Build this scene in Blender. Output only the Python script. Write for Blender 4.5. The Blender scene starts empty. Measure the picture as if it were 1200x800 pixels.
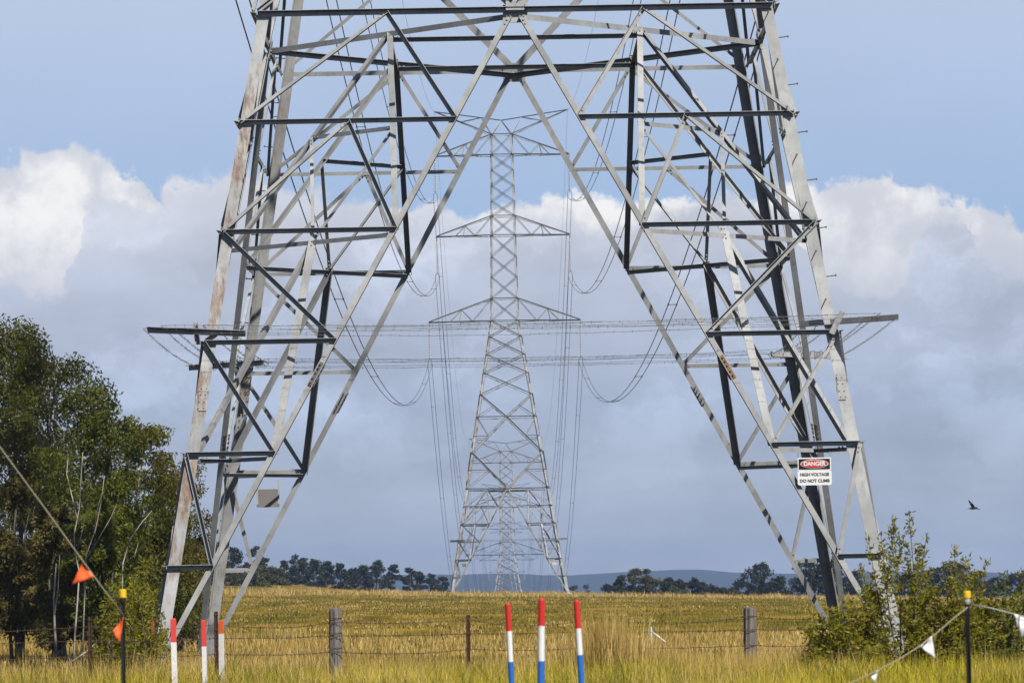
import bpy, math, random
import numpy as np
from mathutils import Vector, Matrix

random.seed(7)
RNG = np.random.default_rng(11)
R = math.radians
SC = bpy.context.scene
COL = SC.collection

# ------------------------------------------------------------------ camera
HC = 1.37                       # eye height of the photographer
FPX = 5200.0                    # focal length in photo pixels (156 mm lens)
YAW, PITCH, ROLL = 11.6 / FPX, math.atan(290 / FPX), R(1.0)
_f = Vector((math.sin(YAW) * math.cos(PITCH), math.cos(YAW) * math.cos(PITCH), math.sin(PITCH)))
_r0 = _f.cross(Vector((0, 0, 1))).normalized()
_u0 = _r0.cross(_f).normalized()
_r = _r0 * math.cos(ROLL) - _u0 * math.sin(ROLL)
_u = _r0 * math.sin(ROLL) + _u0 * math.cos(ROLL)
EYE = Vector((0, 0, HC))


def ray(px, py):
    return _f + _r * ((px - 600) / FPX) + _u * ((400 - py) / FPX)


def at(px, py, D):
    d = ray(px, py)
    return EYE + d * (D / d.y)


cam_d = bpy.data.cameras.new('camera')
cam = bpy.data.objects.new('camera', cam_d)
COL.objects.link(cam)
cam.matrix_world = Matrix(((_r.x, _u.x, -_f.x, 0), (_r.y, _u.y, -_f.y, 0), (_r.z, _u.z, -_f.z, HC), (0, 0, 0, 1)))
cam_d.sensor_fit = 'HORIZONTAL'
cam_d.sensor_width = 36
cam_d.lens = FPX / 1200 * 36
cam_d.clip_start = 0.1
cam_d.clip_end = 30000
cam_d.dof.use_dof = True
cam_d.dof.focus_distance = 95
cam_d.dof.aperture_fstop = 9.0
SC.camera = cam

# ------------------------------------------------------------------ light
SUN_AZ, SUN_EL = R(31), R(47)
SUN = Vector((math.cos(SUN_EL) * math.sin(SUN_AZ), -math.cos(SUN_EL) * math.cos(SUN_AZ), math.sin(SUN_EL)))
sun_d = bpy.data.lights.new('sun', 'SUN')
sun_d.energy = 5.0
sun_d.angle = R(0.5)
sun_d.color = (1.0, 0.965, 0.91)
sun = bpy.data.objects.new('sun', sun_d)
COL.objects.link(sun)
sun.rotation_euler = SUN.to_track_quat('Z', 'Y').to_euler()
SC.view_settings.view_transform = 'Standard'
SC.view_settings.look = 'None'
SC.view_settings.gamma = 1
SC.view_settings.exposure = 0.15
SC.view_settings.use_curve_mapping = False
SC.render.engine = 'CYCLES'
SC.cycles.use_denoising = True
SC.cycles.max_bounces = 5
SC.cycles.diffuse_bounces = 0
SC.cycles.transparent_max_bounces = 6
SC.cycles.volume_bounces = 0


# ------------------------------------------------------------------ node helpers
class NT:
    def __init__(self, tree):
        self.t = tree
        tree.nodes.clear()

    def n(self, typ, ins=None, **kw):
        nd = self.t.nodes.new(typ)
        for k, v in kw.items():
            setattr(nd, k, v)
        for k, v in (ins or {}).items():
            self.put(nd.inputs[k], v)
        return nd

    def put(self, sock, v):
        if isinstance(v, bpy.types.NodeSocket):
            self.t.links.new(v, sock)
        elif isinstance(v, (tuple, list)) and sock.type == 'RGBA' and len(v) == 3:
            sock.default_value = (*v, 1)
        else:
            sock.default_value = v

    def m(self, op, a, b=0.0, c=0.0, clamp=False):
        nd = self.n('ShaderNodeMath', operation=op, use_clamp=clamp)
        for i, v in enumerate((a, b, c)):
            self.put(nd.inputs[i], v)
        return nd.outputs[0]

    def mix(self, f, a, b):
        nd = self.n('ShaderNodeMix', data_type='RGBA')
        self.put(nd.inputs[0], f)
        self.put(nd.inputs[6], a)
        self.put(nd.inputs[7], b)
        return nd.outputs[2]

    def noise(self, vec, scale, detail=4, rough=0.55, out='Fac'):
        nd = self.n('ShaderNodeTexNoise', {'Scale': scale, 'Detail': detail, 'Roughness': rough})
        if vec is not None:
            self.put(nd.inputs['Vector'], vec)
        return nd.outputs[out]

    def ramp(self, fac, stops, interp='LINEAR'):
        nd = self.n('ShaderNodeValToRGB')
        cr = nd.color_ramp
        cr.interpolation = interp
        while len(cr.elements) < len(stops):
            cr.elements.new(0.5)
        for e, (p, c) in zip(cr.elements, stops):
            e.position = p
            e.color = (*c, 1) if isinstance(c, (tuple, list)) else (c, c, c, 1)
        self.put(nd.inputs[0], fac)
        return nd.outputs[0]

    def sstep(self, v, a, b):
        nd = self.n('ShaderNodeMapRange', {'From Min': a, 'From Max': b}, interpolation_type='SMOOTHSTEP')
        self.put(nd.inputs['Value'], v)
        return nd.outputs[0]

    def scale(self, vec, s):
        nd = self.n('ShaderNodeMapping', {'Scale': s})
        self.put(nd.inputs['Vector'], vec)
        return nd.outputs[0]


def new_mat(name):
    m = bpy.data.materials.new(name)
    m.use_nodes = True
    return m, NT(m.node_tree)


def surf(nt, shader):
    o = nt.n('ShaderNodeOutputMaterial')
    nt.t.links.new(shader, o.inputs['Surface'])


def principled(nt, col, rough=0.7, metal=0.0, spec=0.3, bump=None, bs=0.2, bd=0.01):
    b = nt.n('ShaderNodeBsdfPrincipled', {'Base Color': col, 'Roughness': rough, 'Metallic': metal})
    b.inputs['Specular IOR Level'].default_value = spec
    if bump is not None:
        bn = nt.n('ShaderNodeBump', {'Strength': bs, 'Distance': bd, 'Height': bump})
        nt.t.links.new(bn.outputs[0], b.inputs['Normal'])
    return b.outputs[0]


def mat_paint(name, col, rough=0.55, var=0.12, scale=9, dirt=0.0, dirt_col=(0.12, 0.1, 0.07)):
    m, nt = new_mat(name)
    co = nt.n('ShaderNodeTexCoord').outputs['Object']
    f = nt.noise(co, scale, 5)
    c = nt.mix(f, tuple(x * (1 - var) for x in col), tuple(min(1, x * (1 + var)) for x in col))
    if dirt:
        g = nt.sstep(nt.noise(co, scale * 2.3, 6, 0.7), 0.52, 0.7)
        c = nt.mix(nt.m('MULTIPLY', g, dirt), c, dirt_col)
    surf(nt, principled(nt, c, rough))
    return m


def mat_steel(name, base=0.42, rust=0.0, dark=0.0):
    """weathered galvanised steel; rust gives brown stains with a shape of their own"""
    m, nt = new_mat(name)
    co = nt.n('ShaderNodeTexCoord').outputs['Object']
    a = nt.noise(co, 1.3, 5, 0.6)
    b = nt.noise(nt.scale(co, (1, 1, .5)), 11, 7, 0.72)
    c = nt.mix(nt.sstep(a, .3, .7), (base * 0.68, base * 0.69, base * 0.69), (base * 1.18, base * 1.18, base * 1.15))
    c = nt.mix(nt.m('MULTIPLY', nt.sstep(b, 0.48, 0.68), 0.55), c, (base * 0.52, base * 0.51, base * 0.48))
    isl = nt.n('ShaderNodeNewGeometry').outputs['Random Per Island']
    c = nt.mix(nt.m('MULTIPLY', isl, 0.25), c, (base * 0.7, base * 0.69, base * 0.64))
    rg = 0.5
    if rust:
        s1 = nt.noise(nt.scale(co, (14, 14, 0.8)), 1.0, 8, 0.72)
        s2 = nt.noise(co, 0.85, 4, 0.55)
        s3 = nt.noise(nt.scale(co, (1, 1, .45)), 7, 7, 0.75)
        v = nt.m('ADD', nt.m('MULTIPLY', s1, 0.42), nt.m('ADD', nt.m('MULTIPLY', s2, 0.62), nt.m('MULTIPLY', s3, 0.30)))
        k = nt.sstep(v, 0.70 - 0.08 * rust, 0.84 - 0.08 * rust)
        rc = nt.ramp(nt.noise(nt.scale(co, (4, 4, 1.2)), 5, 7, 0.75), [(0.32, (0.075, 0.042, 0.026)), (0.5, (0.21, 0.115, 0.060)), (0.68, (0.40, 0.29, 0.20))])
        c = nt.mix(nt.m('MULTIPLY', k, 0.78), c, rc)
        rg = nt.m('MULTIPLY_ADD', k, 0.35, 0.5)
    surf(nt, principled(nt, c, rg, 0.0, 0.25))
    return m


def mat_leaf(name, c1, c2, c3, trans=0.25, nscale=0.6):
    m, nt = new_mat(name)
    geo = nt.n('ShaderNodeNewGeometry')
    rnd = geo.outputs['Random Per Island']
    co = nt.n('ShaderNodeTexCoord').outputs['Object']
    c = nt.ramp(rnd, [(0.0, c1), (0.5, c2), (0.88, c2), (1.0, c3)])
    n = nt.sstep(nt.noise(co, nscale, 3), 0.38, 0.66)
    c = nt.mix(nt.m('MULTIPLY', n, 0.6), c, c2)
    d = nt.n('ShaderNodeBsdfDiffuse', {'Color': c, 'Roughness': 0.4}).outputs[0]
    t = nt.n('ShaderNodeBsdfTranslucent', {'Color': nt.mix(0.35, c, c3)}).outputs[0]
    g = nt.n('ShaderNodeBsdfGlossy', {'Color': (0.9, 0.92, 0.9), 'Roughness': 0.45}).outputs[0]
    a = nt.n('ShaderNodeMixShader', {0: trans, 1: d, 2: t}).outputs[0]
    b = nt.n('ShaderNodeMixShader', {0: 0.012, 1: a, 2: g}).outputs[0]
    surf(nt, b)
    return m


M = {}
M['steel'] = mat_steel('galvanised_steel', 0.37)
M['steel_rusty'] = mat_steel('rust_stained_steel', 0.46, rust=0.75)
M['steel_spot'] = mat_steel('lightly_stained_steel', 0.39, rust=0.05)
M['steel_pale'] = mat_steel('pale_galvanised_steel', 0.44)
M['bolt'] = mat_paint('dark_bolt_steel', (0.12, 0.115, 0.11), 0.6)
M['bolt_rust'] = mat_paint('rusty_bolt_plate', (0.22, 0.13, 0.07), 0.8, 0.3, 30)
M['concrete'] = mat_paint('weathered_concrete', (0.36, 0.34, 0.30), 0.9, 0.2, 6)
M['barb'] = mat_paint('barbed_wire_steel', (0.17, 0.16, 0.15), 0.6)
M['rust_wire'] = mat_paint('rusty_wire', (0.10, 0.06, 0.04), 0.8)
M['conductor'] = mat_paint('weathered_aluminium_cable', (0.10, 0.10, 0.105), 0.6)
M['porcelain'] = mat_paint('grey_insulator_glaze', (0.50, 0.49, 0.44), 0.35)
M['sign_white'] = mat_paint('white_sign_paint', (0.80, 0.80, 0.76), 0.4, 0.04, 12, 0.15)
M['sign_black'] = mat_paint('black_sign_paint', (0.016, 0.016, 0.018), 0.4)
M['sign_red'] = mat_paint('red_sign_paint', (0.62, 0.035, 0.03), 0.4)
M['sign_back'] = mat_paint('bare_sign_back', (0.20, 0.185, 0.17), 0.55, 0.15, 7, 0.4)
M['red'] = mat_paint('red_post_paint', (0.60, 0.028, 0.022), 0.5, 0.14, 18, 0.45, (0.34, 0.10, 0.08))
M['red_faded'] = mat_paint('faded_red_paint', (0.66, 0.06, 0.045), 0.6, 0.15, 20, 0.2, (0.45, 0.1, 0.08))
M['orange_paint'] = mat_paint('orange_post_paint', (0.70, 0.13, 0.03), 0.6, 0.12, 20)
M['white'] = mat_paint('white_post_paint', (0.78, 0.77, 0.73), 0.55, 0.07, 18, 0.45, (0.42, 0.38, 0.31))
M['white_dirty'] = mat_paint('scuffed_white_paint', (0.74, 0.71, 0.66), 0.7, 0.12, 25, 0.55)
M['blue'] = mat_paint('blue_post_paint', (0.02, 0.14, 0.50), 0.5, 0.16, 18, 0.4, (0.16, 0.2, 0.3))
M['black_metal'] = mat_paint('black_painted_steel', (0.015, 0.015, 0.016), 0.5)
M['yellow_cap'] = mat_paint('yellow_plastic', (0.80, 0.52, 0.02), 0.45)
M['grey_plastic'] = mat_paint('grey_plastic', (0.45, 0.45, 0.42), 0.5)
M['orange_flag'] = mat_paint('orange_flag_plastic', (0.90, 0.14, 0.03), 0.5, 0.06)
M['white_flag'] = mat_paint('white_flag_plastic', (0.80, 0.79, 0.75), 0.5, 0.06)
M['rope'] = mat_paint('bunting_string', (0.30, 0.265, 0.17), 0.8)
M['white_rope'] = mat_paint('white_bunting_cord', (0.66, 0.64, 0.58), 0.8)
M['rust_post'] = mat_paint('rusted_post_steel', (0.060, 0.026, 0.017), 0.85, 0.35, 20)
M['bird'] = mat_paint('dark_feathers', (0.03, 0.028, 0.026), 0.8)


def mat_wood():
    m, nt = new_mat('weathered_fence_timber')
    co = nt.n('ShaderNodeTexCoord').outputs['Object']
    g = nt.noise(nt.scale(co, (38, 38, 2.2)), 1.0, 6, 0.65)
    c = nt.ramp(g, [(0.3, (0.035, 0.03, 0.027)), (0.5, (0.17, 0.145, 0.125)), (0.75, (0.30, 0.265, 0.24))])
    surf(nt, principled(nt, c, 0.95, bump=g, bs=0.8, bd=0.02))
    return m


def mat_bark(name, lo, hi, sc=5):
    m, nt = new_mat(name)
    co = nt.n('ShaderNodeTexCoord').outputs['Object']
    g = nt.noise(nt.scale(co, (sc, sc, sc * 0.22)), 1.0, 6, 0.65)
    surf(nt, principled(nt, nt.ramp(g, [(0.35, lo), (0.65, hi)]), 0.9, bump=g, bs=0.5, bd=0.02))
    return m


M['wood'] = mat_wood()
M['bark'] = mat_bark('grey_brown_bark', (0.05, 0.04, 0.032), (0.20, 0.17, 0.14))
M['bark_pale'] = mat_bark('pale_gum_bark', (0.22, 0.19, 0.15), (0.50, 0.46, 0.40))
M['bark_far'] = mat_bark('far_tree_bark', (0.08, 0.07, 0.06), (0.20, 0.18, 0.16), 1.2)
M['leaf_gum'] = mat_leaf('gum_leaves', (0.078, 0.078, 0.014), (0.150, 0.152, 0.024), (0.30, 0.265, 0.06), 0.38)
M['leaf_gum_green'] = mat_leaf('bright_gum_leaves', (0.080, 0.095, 0.012), (0.175, 0.195, 0.022), (0.32, 0.30, 0.05), 0.4)
M['leaf_brown'] = mat_leaf('olive_brown_leaves', (0.088, 0.074, 0.019), (0.165, 0.142, 0.034), (0.32, 0.25, 0.09), 0.36)
M['leaf_shrub'] = mat_leaf('wattle_leaves', (0.12, 0.122, 0.010), (0.29, 0.270, 0.018), (0.56, 0.45, 0.045), 0.45)
M['leaf_far'] = mat_leaf('far_tree_leaves', (0.022, 0.028, 0.018), (0.040, 0.046, 0.026), (0.07, 0.07, 0.035), 0.12, 0.12)
M['leaf_far_olive'] = mat_leaf('far_olive_leaves', (0.050, 0.052, 0.018), (0.085, 0.085, 0.030), (0.13, 0.11, 0.05), 0.15, 0.12)


# ------------------------------------------------------------------ mesh builder
class MB:
    def __init__(self):
        self.v = []
        self.f = []

    def quadprism(self, prof0, prof1):
        """two matching closed outlines joined into a capped prism"""
        k = len(prof0)
        b = len(self.v)
        self.v += [tuple(p) for p in prof0] + [tuple(p) for p in prof1]
        for i in range(k):
            j = (i + 1) % k
            self.f.append((b + i, b + j, b + k + j, b + k + i))
        self.f.append(tuple(b + i for i in reversed(range(k))))
        self.f.append(tuple(b + k + i for i in range(k)))

    def angle(self, p0, p1, n, a, ev=(0, 0, 1), t=None, off=0.0, a2=None):
        """steel angle from p0 to p1: one flange in the plane of normal n, the other standing out along n at the edge towards ev"""
        p0, p1, n, ev = Vector(p0), Vector(p1), Vector(n), Vector(ev)
        d = (p1 - p0).normalized()
        n = (n - d * n.dot(d)).normalized()
        u = n.cross(d).normalized()
        if u.dot(ev) < 0:
            u = -u
        t = t or max(0.008, a * 0.1)
        a2 = a2 or a
        pr = [(-a / 2, 0), (a / 2, 0), (a / 2, a2), (a / 2 - t, a2), (a / 2 - t, t), (-a / 2, t)]
        if u.cross(n).dot(d) < 0:
            pr.reverse()
        o = n * off
        self.quadprism([p0 + o + u * x + n * y for x, y in pr], [p1 + o + u * x + n * y for x, y in pr])

    def box(self, c, s, rot=None):
        c = Vector(c)
        hx, hy, hz = s[0] / 2, s[1] / 2, s[2] / 2
        q = [Vector((x, y, z)) for z in (-hz, hz) for x, y in ((-hx, -hy), (hx, -hy), (hx, hy), (-hx, hy))]
        if rot is not None:
            q = [rot @ p for p in q]
        q = [c + p for p in q]
        self.quadprism(q[:4], q[4:])

    def tube(self, pts, r, k=6, cap=True):
        pts = [Vector(p) for p in pts]
        rs = r if isinstance(r, (list, tuple)) else [r] * len(pts)
        b = len(self.v)
        ref = None
        for i, p in enumerate(pts):
            d = (pts[min(i + 1, len(pts) - 1)] - pts[max(i - 1, 0)])
            d = d.normalized() if d.length > 1e-9 else Vector((0, 0, 1))
            if ref is None:
                ref = Vector((1, 0, 0)) if abs(d.x) < 0.8 else Vector((0, 1, 0))
            x = (ref - d * ref.dot(d)).normalized()
            y = d.cross(x)
            ref = x
            for j in range(k):
                a = 2 * math.pi * j / k
                self.v.append(tuple(p + (x * math.cos(a) + y * math.sin(a)) * rs[i]))
        for i in range(len(pts) - 1):
            for j in range(k):
                j2 = (j + 1) % k
                self.f.append((b + i * k + j, b + i * k + j2, b + (i + 1) * k + j2, b + (i + 1) * k + j))
        if cap:
            self.f.append(tuple(b + j for j in reversed(range(k))))
            e = b + (len(pts) - 1) * k
            self.f.append(tuple(e + j for j in range(k)))

    def lathe(self, prof, o=(0, 0, 0), k=12):
        o = Vector(o)
        self.tube_rings([(o + Vector((0, 0, z)), r) for r, z in prof], k)

    def tube_rings(self, rings, k):
        b = len(self.v)
        for c, r in rings:
            for j in range(k):
                a = 2 * math.pi * j / k
                self.v.append((c.x + r * math.cos(a), c.y + r * math.sin(a), c.z))
        for i in range(len(rings) - 1):
            for j in range(k):
                j2 = (j + 1) % k
                self.f.append((b + i * k + j, b + i * k + j2, b + (i + 1) * k + j2, b + (i + 1) * k + j))
        self.f.append(tuple(b + j for j in reversed(range(k))))
        e = b + (len(rings) - 1) * k
        self.f.append(tuple(e + j for j in range(k)))

    def slab(self, poly, th, nrm):
        """flat outline given real thickness"""
        n = Vector(nrm).normalized() * th
        p = [Vector(q) for q in poly]
        self.quadprism(p, [q + n for q in p])

    def build(self, name, mat, parent=None, smooth=False):
        me = bpy.data.meshes.new(name)
        me.from_pydata(self.v, [], self.f)
        me.materials.append(mat)
        if smooth:
            me.polygons.foreach_set('use_smooth', [True] * len(me.polygons))
        o = bpy.data.objects.new(name, me)
        COL.objects.link(o)
        o.parent = parent
        return o


def np_obj(name, verts, faces, mat, parent=None, smooth=False):
    me = bpy.data.meshes.new(name)
    nv, (nf, k) = len(verts), faces.shape
    me.vertices.add(nv)
    me.vertices.foreach_set('co', np.ascontiguousarray(verts, dtype=np.float32).ravel())
    me.loops.add(nf * k)
    me.loops.foreach_set('vertex_index', np.ascontiguousarray(faces, dtype=np.int32).ravel())
    me.polygons.add(nf)
    me.polygons.foreach_set('loop_start', np.arange(0, nf * k, k, dtype=np.int32))
    me.polygons.foreach_set('loop_total', np.full(nf, k, dtype=np.int32))
    if smooth:
        me.polygons.foreach_set('use_smooth', np.ones(nf, dtype=bool))
    me.materials.append(mat)
    me.update(calc_edges=True)
    o = bpy.data.objects.new(name, me)
    COL.objects.link(o)
    o.parent = parent
    return o


def tag(o, label, cat, group=None):
    o['label'] = label
    o['category'] = cat
    if group:
        o['group'] = group
    return o


def thing(name, label, cat, loc=(0, 0, 0), rz=0.0, group=None):
    o = bpy.data.objects.new(name, None)
    o.empty_display_size = 0.2
    COL.objects.link(o)
    o.location = loc
    o.rotation_euler = (0, 0, rz)
    return tag(o, label, cat, group)


def copy_tree(o, parent=None):
    c = o.copy()
    COL.objects.link(c)
    c.parent = parent
    for ch in list(o.children):
        copy_tree(ch, c)
    return c


# ------------------------------------------------------------------ terrain
def hashn(ix, iy, seed):
    h = (ix.astype(np.int64) * 374761393 + iy.astype(np.int64) * 668265263 + seed * 1442695041) & 0x7fffffff
    h = ((h ^ (h >> 13)) * 1274126177) & 0x7fffffff
    return ((h ^ (h >> 16)) & 0xffff) / 65535.0


def vnoise(x, y, s, seed=0):
    x = np.asarray(x, float) / s
    y = np.asarray(y, float) / s
    ix, iy = np.floor(x), np.floor(y)
    fx, fy = x - ix, y - iy
    fx, fy = fx * fx * (3 - 2 * fx), fy * fy * (3 - 2 * fy)
    a, b = hashn(ix, iy, seed), hashn(ix + 1, iy, seed)
    c, d = hashn(ix, iy + 1, seed), hashn(ix + 1, iy + 1, seed)
    return (a * (1 - fx) + b * fx) * (1 - fy) + (c * (1 - fx) + d * fx) * fy


def sm(x, a, b):
    t = np.clip((np.asarray(x, float) - a) / (b - a), 0, 1)
    return t * t * (3 - 2 * t)


def ground_z(x, y):
    x = np.asarray(x, float)
    y = np.asarray(y, float)
    t = np.clip((y - 75) / 375, 0, 1.25)
    near = 0.86 * t - np.clip(x, -120, 120) * 0.031 * t
    near = near + (vnoise(x, y, 7, 3) - 0.5) * 0.10 * np.clip(y / 120, 0, 1) + (vnoise(x, y, 31, 5) - 0.5) * 0.18 * np.clip(y / 250, 0, 1)
    k = sm(y, 462, 640)
    side = np.interp(x, [-400, -150, -85, -60, -42, -25, -12, 0, 20, 60, 400], [12, 11, 8, 5.4, 4.0, 2.0, -0.4, -3.5, -2.6, -3.2, -6])
    side = side + (vnoise(x, y, 22, 9) - 0.5) * 1.2
    far = side * (1 - sm(y, 780, 980)) + (-20 + (vnoise(x, y, 160, 4) - .5) * 3) * sm(y, 780, 980)
    return near * (1 - k) + far * k


def gz(x, y):
    return float(ground_z(np.array([x]), np.array([y]))[0])


def mat_ground():
    m, nt = new_mat('dry_paddock')
    co = nt.n('ShaderNodeTexCoord').outputs['Object']
    a = nt.noise(nt.scale(co, (1, 0.30, 1)), 0.085, 6, 0.62)
    b = nt.noise(nt.scale(co, (1, 0.5, 1)), 0.9, 6, 0.7)
    b2 = nt.noise(nt.scale(co, (1, 0.4, 1)), 0.33, 6, 0.75)
    c = nt.ramp(a, [(0.36, (0.095, 0.085, 0.011)), (0.5, (0.185, 0.135, 0.020)), (0.62, (0.35, 0.215, 0.045))])
    c = nt.mix(nt.m('MULTIPLY', nt.sstep(b2, 0.50, 0.66), 0.75), c, (0.37, 0.235, 0.055))
    c = nt.mix(nt.m('MULTIPLY', nt.sstep(b2, 0.47, 0.34), 0.7), c, (0.075, 0.070, 0.016))
    c = nt.mix(nt.m('MULTIPLY', nt.sstep(b, 0.5, 0.28), 0.6), c, (0.06, 0.048, 0.016))
    # bare reddish earth on the rise beyond the crest
    sep = nt.n('ShaderNodeSeparateXYZ', {0: co})
    fy = nt.sstep(sep.outputs[1], 520, 600)
    e = nt.sstep(nt.noise(co, 0.05, 4), 0.42, 0.55)
    c = nt.mix(nt.m('MULTIPLY', fy, e), c, (0.20, 0.115, 0.065))
    surf(nt, principled(nt, c, 1.0, 0, 0.0, bump=b, bs=1.0, bd=0.15))
    return m


ys = np.concatenate([np.arange(-40, 40, 4), np.arange(40, 130, 1.2), np.arange(130, 480, 2.5), np.arange(480, 1000, 9), np.arange(1000, 2400, 60), np.linspace(2400, 7600, 30)])
xs = np.concatenate([-np.geomspace(1500, 62, 36), np.arange(-60, 60.1, 1.0), np.geomspace(62, 1500, 36)])
gx, gy = np.meshgrid(xs, ys)
vz = ground_z(gx, gy)
nx, ny = len(xs), len(ys)
idx = np.arange(nx * ny).reshape(ny, nx)
fc = np.stack([idx[:-1, :-1], idx[:-1, 1:], idx[1:, 1:], idx[1:, :-1]], -1).reshape(-1, 4)
g = np_obj('ground', np.stack([gx, gy, vz], -1).reshape(-1, 3), fc, mat_ground(), smooth=True)
g['kind'] = 'structure'

# far range of hills, 6 km off
hx = np.linspace(-1450, 1450, 150)
hrows = []
prof = np.interp(hx / 6000.0 * FPX + 588, [-300, 300, 480, 560, 640, 680, 720, 765, 820, 850, 900, 960, 1060, 1200, 1500],
                 [26, 25, 24, 22, 20, 20.5, 22, 23.6, 23.6, 19, 17, 17.5, 16, 11, 8])
prof = prof + (vnoise(hx, hx * 0, 70, 21) - 0.5) * 2.6 + (vnoise(hx, hx * 0, 22, 22) - 0.5) * 1.0
for yy, kk in ((5300, 0.0), (5550, 0.42), (5800, 0.72), (6000, 1.0), (6250, 0.8), (6700, 0.2)):
    hrows.append(np.stack([hx, np.full_like(hx, yy) + (vnoise(hx, hx * 0 + yy, 120, 6) - .5) * 90, -22 + (prof + 22) * kk], -1))
hv = np.concatenate(hrows)
n_ = len(hx)
idx = np.arange(len(hv)).reshape(-1, n_)
fc = np.stack([idx[:-1, :-1], idx[:-1, 1:], idx[1:, 1:], idx[1:, :-1]], -1).reshape(-1, 4)
mh, nt = new_mat('forested_hills')
co = nt.n('ShaderNodeTexCoord').outputs['Object']
surf(nt, principled(nt, nt.ramp(nt.noise(co, 0.012, 8, 0.7), [(0.35, (0.020, 0.026, 0.018)), (0.65, (0.042, 0.048, 0.030))]), 1.0, 0, 0))
h = np_obj('hills', hv, fc, mh, smooth=True)
h['kind'] = 'structure'

# ------------------------------------------------------------------ grass (nobody could count the blades)
def mat_grass(name, lo, mid, hi, tr=0.3):
    m, nt = new_mat(name)
    rnd = nt.n('ShaderNodeNewGeometry').outputs['Random Per Island']
    co = nt.n('ShaderNodeTexCoord').outputs['Object']
    p = nt.noise(nt.scale(co, (1, 0.4, 1)), 0.35, 4, 0.6)
    c = nt.ramp(nt.m('ADD', nt.m('MULTIPLY', rnd, 0.6), nt.m('MULTIPLY', p, 0.55)), [(0.2, lo), (0.52, mid), (0.9, hi)])
    d = nt.n('ShaderNodeBsdfDiffuse', {'Color': c}).outputs[0]
    t = nt.n('ShaderNodeBsdfTranslucent', {'Color': c}).outputs[0]
    surf(nt, nt.n('ShaderNodeMixShader', {0: tr, 1: d, 2: t}).outputs[0])
    return m


M['grass_dry'] = mat_grass('dry_straw_grass', (0.25, 0.145, 0.030), (0.54, 0.355, 0.090), (0.82, 0.62, 0.25))
M['grass_olive'] = mat_grass('olive_grass', (0.085, 0.075, 0.010), (0.195, 0.155, 0.024), (0.42, 0.31, 0.07))
M['grass_verge'] = mat_grass('yellow_green_grass', (0.17, 0.18, 0.008), (0.53, 0.45, 0.022), (0.88, 0.66, 0.10))
M['grass_green'] = mat_grass('dark_green_weeds', (0.075, 0.082, 0.012), (0.17, 0.175, 0.022), (0.34, 0.30, 0.045))


def blades(x, y, h, w, lean=0.35, zoff=-0.02):
    n = len(x)
    az = RNG.uniform(0, 2 * np.pi, n)
    face = RNG.uniform(-0.9, 0.9, n)
    ln = np.abs(RNG.normal(0, lean, n)) * h
    bz = ground_z(x, y) + zoff
    wx, wy = np.cos(face) * w / 2, np.sin(face) * w / 2
    lx, ly = np.cos(az) * ln, np.sin(az) * ln
    v = np.zeros((n, 5, 3))
    v[:, 0] = np.stack([x - wx, y - wy, bz], -1)
    v[:, 1] = np.stack([x + wx, y + wy, bz], -1)
    v[:, 2] = np.stack([x + wx * .75 + lx * .35, y + wy * .75 + ly * .35, bz + h * .58], -1)
    v[:, 3] = np.stack([x - wx * .75 + lx * .35, y - wy * .75 + ly * .35, bz + h * .58], -1)
    v[:, 4] = np.stack([x + lx, y + ly, bz + np.sqrt(np.maximum(h * h - ln * ln * .8, h * h * .1))], -1)
    b = np.arange(n)[:, None] * 5
    f1 = b + np.array([[0, 1, 2]])
    f2 = b + np.array([[0, 2, 3]])
    f3 = b + np.array([[3, 2, 4]])
    return v.reshape(-1, 3), np.concatenate([f1, f2, f3])


def scatter(n, y0, y1, half, power=1.0):
    y = y0 + (y1 - y0) * RNG.random(n) ** power
    x = RNG.uniform(-1, 1, n) * half * y
    return x, y


def grass_obj(name, mat, parts):
    vs, fs, o = [], [], 0
    for v, f in parts:
        vs.append(v)
        fs.append(f + o)
        o += len(v)
    ob = np_obj(name, np.concatenate(vs), np.concatenate(fs), M[mat])
    ob['kind'] = 'stuff'
    return ob


def sel(x, y, p):
    k = RNG.random(len(x)) < p
    return x[k], y[k]


HALF = 0.155


def clusters(n, m, y0, y1, r0, r1, power=1.0, keep=None):
    """m blades in each of n irregular tussocks"""
    cx, cy = scatter(n, y0, y1, HALF, power)
    if keep is not None:
        cx, cy = sel(cx, cy, keep(cx, cy))
    rr_ = RNG.uniform(r0, r1, len(cx)) * RNG.uniform(.5, 1.4, len(cx))
    hs = RNG.uniform(.45, 1.25, len(cx))
    k = np.repeat(np.arange(len(cx)), m)
    k = k[RNG.random(len(k)) < np.repeat(RNG.uniform(.3, 1, len(cx)), m)]
    a, q = RNG.uniform(0, 2 * np.pi, len(k)), np.sqrt(RNG.random(len(k)))
    return cx[k] + np.cos(a) * q * rr_[k] * 1.5, cy[k] + np.sin(a) * q * rr_[k], hs[k] * (1.1 - .5 * q)


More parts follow.
